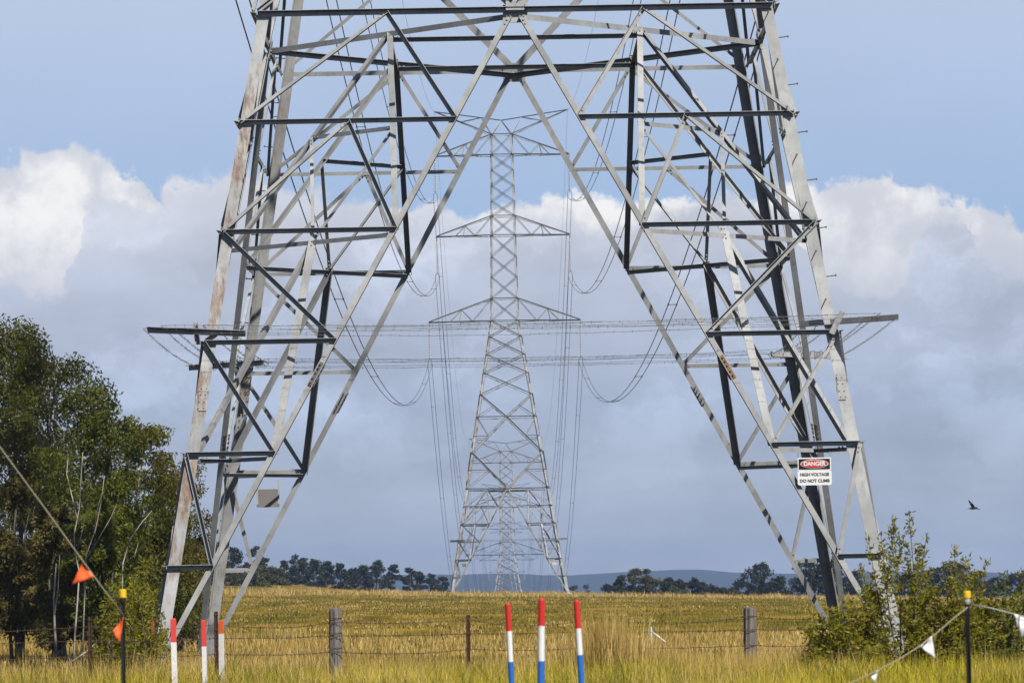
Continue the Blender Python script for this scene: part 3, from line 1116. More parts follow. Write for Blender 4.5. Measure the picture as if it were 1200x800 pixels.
def plain_plate(loc, label):
    t = thing('sign_plate', label, 'sign', loc, 0, 'sign plates seen from behind on the pylons')
    mb = MB()
    mb.slab(rrect(0.42, 0.33, 0.01, 0), 0.006, (0, 1, 0))
    mb.build('plate', M['sign_back'], t)
    for s in (-1, 1):
        mb = MB()
        mb.box((s * 0.195, -0.004, 0.11), (0.03, 0.004, 0.44))
        mb.build('hanger_strap', M['steel_pale'], t)
    return t


p = at(954.5, 551, 76 - hw(3.2) - 0.12)
d1 = danger_sign(p, 'white DANGER HIGH VOLTAGE DO NOT CLIMB sign hanging on the near pylon right leg')
off = p - Vector((PX, 76, 0))
d2 = copy_tree(d1)
d2.location = Vector((PX, PYLONS[1][0], PYLONS[1][1])) + off
d2['label'] = 'tiny white danger sign on the right leg of the complete pylon on the crest'
p = at(314, 583.5, 76 + hw(3.3))
s1 = plain_plate(p, 'blank grey square sign plate strapped under a rear brace of the near pylon')
off = p - Vector((PX, 76, 0))
s2 = copy_tree(s1)
s2.location = Vector((PX, PYLONS[1][0], PYLONS[1][1])) + off
s2['label'] = 'tiny dark sign plate on the left legs of the complete pylon on the crest'


# ------------------------------------------------------------------ trees
def leaf_cloud(C, Rr, n, L, W, droop=0.5):
    """n leaf-sized faces spread through the clumps C (k,3) with radii Rr (k,3)"""
    k = RNG.integers(0, len(C), n)
    d = RNG.normal(0, 1, (n, 3))
    d /= np.linalg.norm(d, axis=1)[:, None]
    rad = RNG.random(n) ** 0.45
    pos = C[k] + d * rad[:, None] * Rr[k]
    ax = RNG.normal(0, 1, (n, 3))
    ax[:, 2] = ax[:, 2] * 0.6 - droop * 1.6
    ax /= np.linalg.norm(ax, axis=1)[:, None]
    sd = np.cross(ax, RNG.normal(0, 1, (n, 3)))
    sd /= np.linalg.norm(sd, axis=1)[:, None]
    l_ = (L * RNG.uniform(0.6, 1.25, n))[:, None]
    w_ = (W * RNG.uniform(0.6, 1.25, n))[:, None]
    v = np.stack([pos, pos + ax * l_ * .45 + sd * w_ / 2, pos + ax * l_, pos + ax * l_ * .45 - sd * w_ / 2], 1).reshape(-1, 3)
    f = np.arange(n * 4).reshape(n, 4)
    return v, f


def tree(name, label, group, base, H, Wd, nleaf, leaf, mat, bark, trunk_r, seed, crown_lo=0.2, clumps=40, shape='column', stems=1, droop=.5, clump_r=None):
    r = np.random.default_rng(seed)
    t = thing(name, label, 'tree' if 'shrub' not in name else 'shrub', base, 0, group)
    C, Rr = [], []
    cr = clump_r or Wd * 0.24
    for i in range(clumps):
        u = r.random()
        zz = crown_lo + (1 - crown_lo) * u
        if shape == 'column':
            prof_ = 1.0 - 0.62 * max(0, (u - 0.55) / 0.45) ** 1.6 - 0.25 * (1 - min(1, u / 0.2))
        elif shape == 'dome':
            prof_ = math.sqrt(max(0.04, 1 - (u * 0.98) ** 3)) * (0.75 + .25 * min(1, u / .25))
        else:                                        # umbrella: wide flat top
            prof_ = 0.35 + 0.65 * math.sin(math.pi * min(1, .25 + u * .62))
        a, rad = r.uniform(0, 2 * math.pi), math.sqrt(r.random()) * prof_ * Wd / 2
        s = r.uniform(0.55, 1.2) * cr
        C.append((rad * math.cos(a), rad * math.sin(a), zz * H - s * .6))
        Rr.append((s, s, s * r.uniform(0.55, 0.9)))
    C, Rr = np.array(C), np.array(Rr)
    mb = MB()
    tops = []
    for s in range(stems):
        bx, by = (r.uniform(-.25, .25) * Wd * .5, r.uniform(-.25, .25) * Wd * .5) if stems > 1 else (0, 0)
        lean = (r.uniform(-.12, .12) * Wd, r.uniform(-.12, .12) * Wd)
        pts, rs = [], []
        for i in range(8):
            u = i / 7
            pts.append(Vector((bx + lean[0] * u + r.normal(0, .012) * H * u, by + lean[1] * u + r.normal(0, .012) * H * u, -0.1 + u * H * 0.86)))
            rs.append(trunk_r * (1 - 0.85 * u) + 0.004)
        mb.tube(pts, rs, 7)
        tops.append(pts)
    for i in range(min(clumps, 26)):
        c = Vector(C[i])
        pts = tops[i % stems]
        j = min(range(len(pts) - 1), key=lambda q_: abs(pts[q_].z - (c.z - 0.25 * H * r.uniform(.3, 1))))
        p0 = pts[max(1, j)]
        mid = p0.lerp(c, .5) + Vector((0, 0, (c - p0).length * 0.10))
        mb.tube([p0, mid, c], [trunk_r * .32, trunk_r * .2, trunk_r * .07], 5)
    mb.build('trunk', M[bark], t, smooth=True)
    v, f = leaf_cloud(C, Rr, nleaf, leaf[0], leaf[1], droop)
    np_obj('crown', v, f, M[mat], t)
    return t


GUMS = 'gum trees at the left of the paddock'
big = [  # px of trunk, distance, px of top, crown width in m, leaves, material, label
    (8, 97, 374, 3.1, 17000, 'leaf_gum', 'bark', 'tallest gum tree at the left edge of the view, dark olive crown'),
    (62, 94, 394, 2.9, 15000, 'leaf_gum', 'bark_pale', 'second tallest gum tree from the left edge, broad olive crown'),
    (112, 91, 442, 2.5, 14000, 'leaf_gum_green', 'bark', 'brighter green gum tree stepping down towards the near pylon'),
    (164, 97, 492, 2.4, 12000, 'leaf_gum', 'bark_pale', 'lower dark gum tree just left of the near pylon leg'),
    (208, 103, 530, 2.0, 9000, 'leaf_brown', 'bark', 'small olive gum tree behind the rusty front leg of the near pylon'),
    (-52, 99, 360, 2.8, 12000, 'leaf_gum', 'bark', 'gum tree cut off by the left edge of the photo')]
for i, (px, D, ty, Wd, n, mt, bk, lab) in enumerate(big):
    b = at(px, 745, D)
    b.z = gz(b.x, D)
    H = at(px, ty, D).z - b.z
    tree('gum_tree', lab, GUMS, b, H, Wd, int(n * 1.75), (0.108, 0.038), mt, bk, 0.07, 100 + i, 0.14, 95, 'column', 2, 0.6, Wd * 0.185)
under = [(20, 90, 560, 1.5, 'leaf_brown', 'brownish understorey tree beneath the tallest gum at the left edge'),
         (70, 88, 590, 1.3, 'leaf_brown', 'brownish low tree under the second tallest gum'),
         (118, 87, 570, 1.5, 'leaf_gum_green', 'bright green bushy young tree behind the orange flags'),
         (150, 93, 600, 1.4, 'leaf_gum', 'dark bushy tree low between the gums and the near pylon leg'),
         (188, 98, 612, 1.3, 'leaf_gum_green', 'green bushy young tree beside the rusty pylon leg'),
         (222, 108, 640, 1.0, 'leaf_brown', 'smallest bushy tree seen between the left legs of the near pylon')]
for i, (px, D, ty, Wd, mt, lab) in enumerate(under):
    b = at(px, 748, D)
    b.z = gz(b.x, D)
    H = at(px, ty, D).z - b.z
    tree('young_tree', lab, 'bushy young trees under the gums', b, H, Wd, 13000, (0.105, 0.041), mt, 'bark', 0.04, 140 + i, 0.22, 34, 'dome', 3, 0.5, 0.30)


def bare_stem(px, D, by, pts_px, r0, label):
    b = at(px, by, D)
    b.z = gz(b.x, D)
    t = thing('bare_sapling', label, 'sapling', b, 0, 'bare pale saplings in front of the gums')
    mb = MB()
    for line, k in pts_px:
        pp = [at(x, y, D + 0.12 * i * (1 if k > .5 else -1)) - b for i, (x, y) in enumerate(line)]
        m = len(pp)
        mb.tube(pp, [r0 * k * (1 - 0.7 * i / (m - 1)) for i in range(m)], 6)
    mb.build('stem', M['bark_pale'], t, smooth=True)
    return t


bare_stem(88, 82, 780, [([(86, 785), (88, 740), (91, 700), (93, 670), (88, 648), (87, 625), (93, 595), (95, 560), (97, 530)], 1.0),
                        ([(91, 610), (84, 580), (78, 555), (80, 535)], .6), ([(89, 650), (97, 620), (101, 596)], .4)], 0.020,
          'tall thin white bare sapling standing behind the upper orange flag')
bare_stem(118, 80, 780, [([(96, 785), (99, 700), (101, 650), (112, 620), (118, 590), (122, 560)], 1.0), ([(101, 655), (116, 630), (130, 606), (139, 585)], .6),
                         ([(110, 626), (113, 600), (120, 575)], .5)], 0.016, 'forked white bare sapling right of the upper orange flag')
bare_stem(152, 78, 780, [([(140, 785), (143, 700), (144, 660), (152, 632), (166, 612), (178, 598)], 1.0), ([(144, 662), (158, 650), (162, 636)], .6)], 0.015,
          'short pale bare sapling above the yellow capped picket')
bare_stem(98, 74, 776, [([(84, 775), (100, 764), (116, 750), (128, 735)], 1.0)], 0.02, 'fallen white branch leaning low over the fence wires')
bare_stem(72, 84, 775, [([(66, 770), (64, 735), (63, 700), (66, 660)], 1.2), ([(64, 720), (68, 690), (70, 650)], .6)], 0.026, 'pale straight trunk of a leafless sapling among the left gums')


def stem_shrub(label, px, D, base_py, sprays, spread, nfill, seed, mat='leaf_shrub', fill_top=0.5, leaf=(0.070, 0.024)):
    """upright leafy shoots (tops given in photo pixels) over a dense bushy base"""
    r = np.random.default_rng(seed)
    b = at(px, base_py, D)
    b.z = gz(b.x, D)
    t = thing('wattle_shrub', label, 'shrub', b, 0, 'leafy shrubs along the fence')
    mb = MB()
    V, F, o = [], [], 0
    Cs, Rs = [], []
    for (sx, sy) in sprays:
        top = at(sx, sy, D + r.uniform(-.5, .5)) - b
        root = Vector((top.x * 0.35 + r.uniform(-.1, .1), top.y * .3, 0))
        mid = root.lerp(top, .55) + Vector((r.uniform(-.05, .05), 0, 0))
        mb.tube([root, mid, top], [0.014, 0.009, 0.003], 5)
        for i in range(44):
            u = 0.2 + 0.8 * (i + r.random()) / 44
            p = root.lerp(mid, u / .55) if u < .55 else mid.lerp(top, (u - .55) / .45)
            s = 0.10 * (1.25 - u) + 0.03
            Cs.append(p[:])
            Rs.append((s, s, s * .8))
        for j in range(4):
            u = r.uniform(.35, .8)
            p = root.lerp(top, u)
            e = p + Vector((r.uniform(-.22, .22), r.uniform(-.2, .2), r.uniform(.1, .3)))
            mb.tube([p, e], [0.006, 0.002], 4)
            for i in range(9):
                q_ = p.lerp(e, (i + 1) / 9)
                Cs.append(q_[:])
                Rs.append((.045, .045, .045))
    v, f = leaf_cloud(np.array(Cs), np.array(Rs), int(len(Cs) * 5.2), leaf[0], leaf[1], -0.45)
    V.append(v)
    F.append(f)
    o = len(v)
    if nfill:
        top_z = max((at(px, sy, D) - b).z for sx, sy in sprays) * fill_top
        k = 70
        C = np.stack([r.uniform(-1, 1, k) * spread, r.uniform(-1, 1, k) * spread * .8, np.zeros(k)], -1)
        C[:, 2] = (0.12 + 0.8 * r.random(k) ** .8) * top_z * (1 - 0.55 * (np.abs(C[:, 0]) / spread) ** 2)
        Rr = np.full((k, 3), 0.13) * r.uniform(.6, 1.2, (k, 1))
        v, f = leaf_cloud(C, Rr, nfill, leaf[0], leaf[1], 0.0)
        V.append(v)
        F.append(f + o)
        for i in range(26):
            c = Vector(C[i])
            mb.tube([Vector((c.x * .2, c.y * .2, 0)), c * .55 + Vector((0, 0, .05)), c], [0.012, 0.008, 0.003], 4)
    mb.build('stems', M['bark'], t)
    np_obj('foliage', np.concatenate(V), np.concatenate(F), M[mat], t)
    return t


stem_shrub('dense bushy shrub at the foot of the near pylon right inner brace', 992, 52.6, 790, [(962, 722), (975, 712), (988, 702), (1003, 712), (1018, 690), (950, 735)], 0.55, 3600, 301, 'leaf_shrub', .85)
stem_shrub('tallest shrub with upright leafy shoots in front of the near pylon right leg', 1066, 52.6, 790,
           [(1065, 598), (1045, 604), (1086, 626), (1032, 626), (1017, 630), (1008, 662), (1076, 640), (1098, 690), (1090, 665), (1070, 664), (1012, 690), (1082, 650)], 0.62, 2000, 302, 'leaf_shrub', .42)
stem_shrub('leafy shrub behind the right black picket with yellow tipped shoots', 1124, 52.6, 790,
           [(1118, 640), (1132, 650), (1156, 656), (1138, 676), (1108, 662), (1100, 690), (1150, 690), (1162, 700), (1126, 668), (1146, 668), (1114, 684)], 0.6, 2800, 303, 'leaf_shrub', .62)
stem_shrub('low green shrub at the right edge under the white flag', 1182, 52.6, 790, [(1176, 672), (1190, 690), (1200, 668), (1212, 690), (1166, 712)], 0.6, 3000, 304, 'leaf_gum_green', .7)
stem_shrub('leafy shrub hiding the foot of the rusty front leg of the near pylon', 170, 60, 785,
           [(168, 655), (158, 664), (171, 682), (180, 700), (150, 690), (190, 722), (163, 700), (196, 738)], 0.30, 1500, 305, 'leaf_shrub', .55)
stem_shrub('thin leafy shrub left of the rusty pylon leg beside the yellow capped picket', 133, 66, 785,
           [(128, 680), (140, 672), (150, 700), (120, 705), (156, 676)], 0.35, 1800, 306, 'leaf_shrub', .6)

# trees beyond the crest, each one a thing
FAR = [  # px, top py, width px, distance, shape, material, description
    (226, 628, 34, 520, 'dome', 'leaf_far', 'dark tree'), (247, 634, 30, 540, 'dome', 'leaf_far', 'dark round tree'), (272, 640, 34, 560, 'dome', 'leaf_far', 'broad dark tree'),
    (258, 662, 40, 520, 'dome', 'leaf_far_olive', 'olive bush'), (292, 668, 46, 530, 'dome', 'leaf_far_olive', 'long olive bush'), (318, 660, 34, 545, 'dome', 'leaf_far_olive', 'olive bushy tree'),
    (303, 636, 22, 600, 'dome', 'leaf_far', 'tall tree'), (331, 656, 14, 640, 'dome', 'leaf_far', 'narrow dark tree'), (350, 649, 28, 650, 'dome', 'leaf_far', 'big rounded dark tree'),
    (368, 653, 20, 655, 'dome', 'leaf_far', 'dark tree'), (382, 657, 16, 660, 'column', 'leaf_far', 'upright dark tree'), (399, 659, 13, 670, 'dome', 'leaf_far', 'small round tree'),
    (414, 665, 16, 680, 'dome', 'leaf_far', 'low dark tree'), (427, 662, 16, 685, 'dome', 'leaf_far', 'dark tree'), (441, 656, 24, 690, 'dome', 'leaf_far', 'broad tall tree'),
    (461, 661, 14, 700, 'column', 'leaf_far', 'upright tree'), (480, 665, 16, 705, 'column', 'leaf_far', 'slim dark tree'), (492, 668, 12, 710, 'column', 'leaf_far', 'slim tree'),
    (506, 671, 14, 715, 'dome', 'leaf_far', 'small tree'), (519, 675, 14, 720, 'dome', 'leaf_far', 'small low tree'),
    (402, 684, 26, 600, 'dome', 'leaf_far', 'low dark bush'), (368, 682, 18, 600, 'dome', 'leaf_far', 'low dark bush'), (430, 686, 20, 610, 'dome', 'leaf_far', 'low bush'), (345, 684, 16, 590, 'dome', 'leaf_far_olive', 'low olive bush'),
    (742, 684, 44, 565, 'dome', 'leaf_far', 'long low dark bush'), (792, 685, 44, 575, 'dome', 'leaf_far_olive', 'long low olive bush'), (905, 686, 50, 600, 'dome', 'leaf_far', 'long low dark bush'), (1030, 684, 44, 575, 'dome', 'leaf_far', 'long low dark bush'), (1150, 688, 50, 575, 'dome', 'leaf_far', 'long low dark bush'),
    (672, 682, 18, 900, 'dome', 'leaf_far', 'pale hazy tree'), (689, 681, 16, 910, 'dome', 'leaf_far', 'pale hazy tree'), (712, 684, 20, 700, 'dome', 'leaf_far', 'small hazy tree'),
    (729, 673, 22, 560, 'dome', 'leaf_far', 'dark leafy tree'), (754, 664, 30, 560, 'umbrella', 'leaf_far_olive', 'tall spreading umbrella shaped tree'), (781, 674, 18, 570, 'dome', 'leaf_far', 'round topped tree'),
    (797, 678, 18, 580, 'dome', 'leaf_far', 'dark tree'), (814, 675, 24, 570, 'dome', 'leaf_far', 'broad dark tree'), (836, 684, 30, 560, 'dome', 'leaf_far', 'long low dark bush'),
    (858, 688, 22, 560, 'dome', 'leaf_far_olive', 'low olive bush'), (884, 656, 34, 590, 'umbrella', 'leaf_far', 'tall dark gum with open crown'), (911, 668, 30, 590, 'dome', 'leaf_far', 'rounded dark gum'),
    (930, 690, 22, 590, 'dome', 'leaf_far', 'low dark bush'), (950, 654, 36, 560, 'umbrella', 'leaf_far', 'tall dark gum'), (976, 652, 36, 560, 'dome', 'leaf_far', 'broad dark gum'), (1000, 668, 30, 570, 'dome', 'leaf_far', 'dark tree'),
    (1060, 672, 30, 570, 'dome', 'leaf_far', 'dark tree'), (1085, 668, 26, 570, 'dome', 'leaf_far', 'dark tree'), (1112, 656, 42, 560, 'umbrella', 'leaf_far', 'big dark gum'), (1138, 662, 36, 560, 'dome', 'leaf_far', 'broad dark gum'),
    (1168, 676, 30, 570, 'dome', 'leaf_far', 'dark tree'), (1196, 668, 36, 565, 'dome', 'leaf_far', 'dark gum'), (1228, 664, 40, 565, 'dome', 'leaf_far', 'dark gum cut off by the frame')]


def where_far(px):
    if px < 262:
        return 'between the left legs of the near pylon'
    if px < 335:
        return 'on the rise right of the near pylon left legs'
    if px < 430:
        return 'on the brown rise above the left timber post'
    if px < 530:
        return 'on the rise towards the complete pylon'
    if px < 720:
        return 'behind the crest just right of the complete pylon'
    if px < 800:
        return 'beyond the crest between the striped poles and right timber post'
    if px < 870:
        return 'beyond the crest above the right timber post'
    if px < 940:
        return 'left of the near pylon right inner brace'
    if px < 1020:
        return 'behind the near pylon right legs'
    return 'behind the shrubs at the right edge'


seen = {}
for i, (px, ty, wpx, D, shp, mt, desc) in enumerate(FAR):
    b = at(px, 690, D)
    b.z = gz(b.x, D) - 0.2
    H = at(px, ty, D).z - b.z
    Wd = wpx * D / FPX
    if H > 9 and shp != 'umbrella':
        lo = 0.15
    else:
        lo = 0.06 if shp != 'umbrella' else 0.4
    key = desc + where_far(px)
    o_ = seen.get(key, 0)
    seen[key] = o_ + 1
    pos = ('' if o_ == 0 else ('next ' if o_ == 1 else 'third '))
    tree('distant_tree' if 'bush' not in desc else 'distant_shrub', '%s%s %s' % (pos, desc, where_far(px)), 'trees beyond the crest', b, H, Wd * 1.3, 4200, (0.34, 0.20), mt, 'bark_far',
         0.10 + 0.012 * H, 500 + i, lo, 34, shp, 1, 0.2, Wd * 0.21)

# ------------------------------------------------------------------ paddock fence
FD = 54.0


def timber_post(px, D, top_py, w, label, seed):
    r = random.Random(seed)
    b = at(px, 790, D)
    b.z = gz(b.x, D)
    H = at(px, top_py, D).z - b.z
    t = thing('fence_post', label, 'post', b, 0, 'posts of the barbed wire fence')
    mb = MB()
    k, rows = 16, 9
    rad = [w / 2 * r.uniform(.86, 1.08) for _ in range(k)]
    for i in (3, 9):
        rad[i] *= .72
    base = len(mb.v)
    for j in range(rows):
        u = j / (rows - 1)
        for i in range(k):
            a = 2 * math.pi * i / k
            q = rad[i] * (1.06 - .1 * u) * r.uniform(.98, 1.02)
            z = -0.3 + (H + .3) * u + (r.uniform(-.02, .03) if j == rows - 1 else 0)
            mb.v.append((q * math.cos(a) + .01 * u, q * math.sin(a) * .9, z))
    for j in range(rows - 1):
        for i in range(k):
            i2 = (i + 1) % k
            mb.f.append((base + j * k + i, base + j * k + i2, base + (j + 1) * k + i2, base + (j + 1) * k + i))
    mb.f.append(tuple(base + (rows - 1) * k + i for i in range(k)))
    mb.build('timber', M['wood'], t)
    for z in (H - .1, H - .28, H - .46):
        mb = MB()
        mb.tube([(w * .55 * math.cos(a), w * .52 * math.sin(a), z) for a in [i * 2 * math.pi / 12 for i in range(13)]], 0.004, 4)
        mb.build('wire_tie', M['rust_wire'], t)
    return t


timber_post(393, FD, 714, 0.165, 'weathered split timber fence post in the grass right of the red tipped stakes', 1)
timber_post(879, FD + .6, 712, 0.16, 'weathered grey timber fence post left of the right hand shrubs', 2)


def steel_post(px, D, top_py, label, lean=0.0):
    b = at(px, 790, D)
    b.z = gz(b.x, D)
    H = at(px, top_py, D).z - b.z
    t = thing('star_picket', label, 'post', b, 0, 'posts of the barbed wire fence')
    mb = MB()
    for a in (90, 210, 330):
        d = Vector((math.cos(R(a)), math.sin(R(a)), 0))
        s = d.cross(Vector((0, 0, 1))) * .005
        pr = [s * 1.0, d * .026 + s * .6, d * .026 - s * .6, -s]
        mb.quadprism([p + Vector((0, 0, -.3)) for p in pr], [p + Vector((lean, 0, H)) for p in pr])
    mb.build('stake', M['rust_post'], t)
    for z in (H - .04, H - .22, H - .4):
        mb = MB()
        mb.tube([(.030 * math.cos(a) + lean * z / H, .030 * math.sin(a), z) for a in [i * 2 * math.pi / 10 for i in range(11)]], 0.004, 4)
        mb.build('wire_tie', M['rust_wire'], t)
    return t


steel_post(254, FD - .4, 716, 'rusty steel picket standing between the red tipped stake and the orange tipped stake')
steel_post(548, FD + .2, 720, 'rusty steel picket in the grass left of the striped poles', 0.02)
steel_post(106, FD - .8, 722, 'dark rusty steel picket under the gums left of the yellow capped picket')


def barbed(z, label, jig, seed, slack=0.02):
    r = random.Random(seed)
    xs_ = [-9.5, at(106, 740, FD).x, at(254, 740, FD).x, at(393, 740, FD).x, at(548, 740, FD).x, at(700, 740, FD).x, at(879, 740, FD).x, at(1010, 740, FD).x, 9.8]
    pts = []
    for a, b in zip(xs_[:-1], xs_[1:]):
        sg = r.uniform(.3, 1.0) * slack
        for i in range(14):
            u = i / 14
            x = a + (b - a) * u
            pts.append(Vector((x, FD - .1 + (x + 3) * .012, z - 4 * sg * u * (1 - u) + r.uniform(-jig, jig) + gz(x, FD))))
    mb = MB()
    mb.tube(pts, 0.0036, 4)
    for i in range(len(pts) - 1):
        for u in (.25, .75):
            c = pts[i].lerp(pts[i + 1], u)
            a = r.uniform(0, math.pi)
            v = Vector((r.uniform(-.008, .008), math.cos(a) * .02, math.sin(a) * .022))
            mb.tube([c - v, c + v], 0.005, 3)
    o = mb.build('fence_wire', M['rust_wire'])
    return tag(o, label, 'wire', 'barbed wires of the paddock fence')


barbed(1.00, 'topmost slack strand of barbed wire on the paddock fence', .004, 61, .10)
barbed(0.83, 'middle strand of barbed wire on the paddock fence', .003, 62, .02)
barbed(0.64, 'lowest visible strand of barbed wire on the paddock fence', .003, 63, .05)

# small white stay further out in the paddock
b = at(763, 752, 98)
b.z = gz(b.x, 98)
t = thing('gate_stay', 'small white post with a slanting brace in the paddock left of the right timber post', 'post', b)
mb = MB()
top = (at(763, 734, 98) - b)
mb.tube([(0, 0, -.1), tuple(top)], 0.022, 8)
mb.build('upright', M['white_dirty'], t)
mb = MB()
mb.tube([tuple(at(763, 739, 98) - b), tuple(at(780, 752, 98) - b)], 0.02, 8)
mb.build('brace', M['white_dirty'], t)


# ------------------------------------------------------------------ painted poles, stakes, pickets, bunting
def striped_pole(px_t, py_t, px_b, D, rad, bands, label):
    """bands: photo rows where red ends and white ends"""
    top = at(px_t, py_t, D)
    low = at(px_b, 800, D)
    d = (low - top)
    foot = top + d * ((top.z - gz(top.x, D)) / (top.z - low.z))
    t = thing('striped_pole', label, 'marker pole', foot, 0, 'red white and blue marker poles')
    zs = [top.z, at(px_t, bands[0], D).z, at(px_t, bands[1], D).z, foot.z - .2]
    pt = lambda z: top + d * ((top.z - z) / (top.z - low.z)) - foot
    for i, (nm, m) in enumerate((('red_band', 'red'), ('white_band', 'white'), ('blue_band', 'blue'))):
        mb = MB()
        a, b_ = pt(zs[i]), pt(zs[i + 1])
        if i == 0:
            mb.tube([a + Vector((0, 0, .004)), a, a - Vector((0, 0, .008)), b_], [rad * .2, rad * .8, rad, rad], 16)
        else:
            mb.tube([a, b_], rad, 16)
        mb.build(nm, M[m], t, smooth=False)
    return t


striped_pole(595, 707, 599.5, 34, 0.0215, (739, 775), 'slimmest red white and blue pole, leftmost of the three in the foreground')
striped_pole(634.5, 701, 634, 26, 0.0205, (733, 774), 'thickest and tallest red white and blue pole, middle of the three in the foreground')
striped_pole(675.5, 703, 681.5, 30, 0.0205, (736, 767), 'leaning red white and blue pole, rightmost of the three beside the tall straw')


def stake(px, D, py_t, py_band, w, top_mat, label):
    b = at(px, 790, D)
    b.z = gz(b.x, D)
    zt = at(px, py_t, D).z - b.z
    zb_ = at(px, py_band, D).z - b.z
    t = thing('painted_stake', label, 'stake', b, R(random.uniform(-20, 20)), 'white stakes with bright tips')
    lean = random.uniform(-.012, .012)
    for nm, z0, z1, m in (('painted_tip', zb_, zt, top_mat), ('shaft', -.25, zb_, 'white_dirty')):
        mb = MB()
        h_ = w / 2
        pr = [(-h_, -h_ * .8), (h_, -h_ * .8), (h_, h_ * .8), (-h_, h_ * .8)]
        if nm == 'painted_tip':
            sec = [(z0, 1), (z1 - .012, 1), (z1, .78)]
        else:
            sec = [(z0, 1), (z1, 1)]
        for (za, ka), (zb2, kb) in zip(sec[:-1], sec[1:]):
            mb.quadprism([Vector((x * ka + lean * za, y * ka, za)) for x, y in pr], [Vector((x * kb + lean * zb2, y * kb, zb2)) for x, y in pr])
        mb.build(nm, M[m], t)
    return t


stake(180, 61.0, 724, 745, 0.045, 'red_faded', 'red tipped stake half hidden by the shrub at the rusty pylon leg')
stake(205, 48.0, 724, 752, 0.060, 'red_faded', 'widest red tipped white stake, standing clear in front of the near pylon left legs')
stake(240, 49.5, 726, 757, 0.052, 'red_faded', 'pinkish red tipped white stake just left of the rusty picket')
stake(260, 50.5, 726, 742, 0.050, 'orange_paint', 'orange tipped white stake just right of the rusty picket')


def capped_picket(px, D, py_t, label, grey=False):
    b = at(px, 800, D)
    b.z = gz(b.x, D)
    H = at(px, py_t, D).z - b.z
    t = thing('capped_picket', label, 'picket', b, 0, 'black pickets with yellow caps')
    mb = MB()
    for a in (90, 210, 330):
        d = Vector((math.cos(R(a)), math.sin(R(a)), 0))
        s = d.cross(Vector((0, 0, 1))) * .004
        pr = [s, d * .015 + s * .7, d * .015 - s * .7, -s]
        mb.quadprism([p + Vector((0, 0, -.25)) for p in pr], [p + Vector((0, 0, H - .02)) for p in pr])
    mb.build('stake', M['black_metal'], t)
    mb = MB()
    z = H - .055 if not grey else H - .045
    mb.lathe([(.021, z), (.0235, z + .004), (.0235, H - .006), (.019, H)], k=16)
    cap = mb.build('cap', M['yellow_cap'], t, smooth=False)
    mb = MB()
    mb.lathe([(.014, z - .035), (.019, z - .02), (.019, z - .001)], k=12)
    mb.build('collar', M['grey_plastic' if grey else 'black_metal'], cap)
    return t


PKD = 28.0
capped_picket(145, PKD, 690, 'black steel picket with a plain yellow cap, left, at the end of the orange bunting')
capped_picket(1135.5, 27.0, 692, 'black steel picket with a yellow cap over a grey collar, right, holding the white bunting', True)


def cord(pts, rad, mat, name, label):
    o0 = pts[0].copy()
    mb = MB()
    mb.tube([p - o0 for p in pts], rad, 6)
    o = mb.build(name, M[mat], smooth=True)
    o.location = o0
    return tag(o, label, 'cord')


# orange bunting runs up to a timber pole standing just outside the picture
endp = at(-40, 471, PKD - .3)
lp = [at(145, 721, PKD - .03), at(122, 691, PKD - .08), at(97, 657, PKD - .12), at(50, 592, PKD - .2), at(0, 524, PKD - .27), endp]
cord(lp, 0.0046, 'rope', 'bunting_string', 'tan string slanting steeply from the left edge down to the yellow capped picket')
tp = thing('bunting_pole', 'tall timber pole holding the upper end of the orange bunting, left of the view', 'pole', (endp.x - .05, endp.y, gz(endp.x, endp.y)))
mb = MB()
mb.tube([(0, 0, -.3), (0, 0, 1.2), (0, 0, endp.z + .15)], [.06, .055, .05], 12)
mb.build('pole', M['wood'], tp)


def flag(poly, mat, label, D, bend=0.02, ridge=None):
    """a limp plastic pennant: its outline folded along a ridge, with real thickness"""
    P = [at(x, y, D) for x, y in poly]
    c = sum(P, Vector()) / len(P)
    mb = MB()
    mid = (P[0] + P[1]) / 2
    rows, cols = 7, 7
    tri = P[:3]
    v0, v1, v2 = [p - c for p in tri]
    grid = {}
    for i in range(rows + 1):
        for j in range(rows + 1 - i):
            a, b_ = i / rows, j / rows
            p = v0 * (1 - a - b_) + v1 * a + v2 * b_
            p = p + Vector((0, bend * math.sin(3.4 * a + 2.2 * b_), 0)) + Vector((0, .006 * math.sin(9 * b_), 0))
            grid[(i, j, 0)] = len(mb.v)
            mb.v.append(tuple(p))
            grid[(i, j, 1)] = len(mb.v)
            mb.v.append(tuple(p + Vector((0, .0015, 0))))
    for i in range(rows):
        for j in range(rows - i):
            for k in (0, 1):
                t_ = (grid[(i, j, k)], grid[(i + 1, j, k)], grid[(i, j + 1, k)])
                mb.f.append(t_ if k else t_[::-1])
                if j < rows - i - 1:
                    t_ = (grid[(i + 1, j, k)], grid[(i + 1, j + 1, k)], grid[(i, j + 1, k)])
                    mb.f.append(t_ if k else t_[::-1])
    for i in range(rows):
        mb.f.append((grid[(i, 0, 0)], grid[(i + 1, 0, 0)], grid[(i + 1, 0, 1)], grid[(i, 0, 1)]))
        mb.f.append((grid[(0, i, 0)], grid[(0, i, 1)], grid[(0, i + 1, 1)], grid[(0, i + 1, 0)]))
        mb.f.append((grid[(i, rows - i, 0)], grid[(i, rows - i, 1)], grid[(i + 1, rows - i - 1, 1)], grid[(i + 1, rows - i - 1, 0)]))
    o = mb.build('bunting_flag', M[mat], smooth=True)
    o.location = c
    return tag(o, label, 'flag', 'bunting flags')


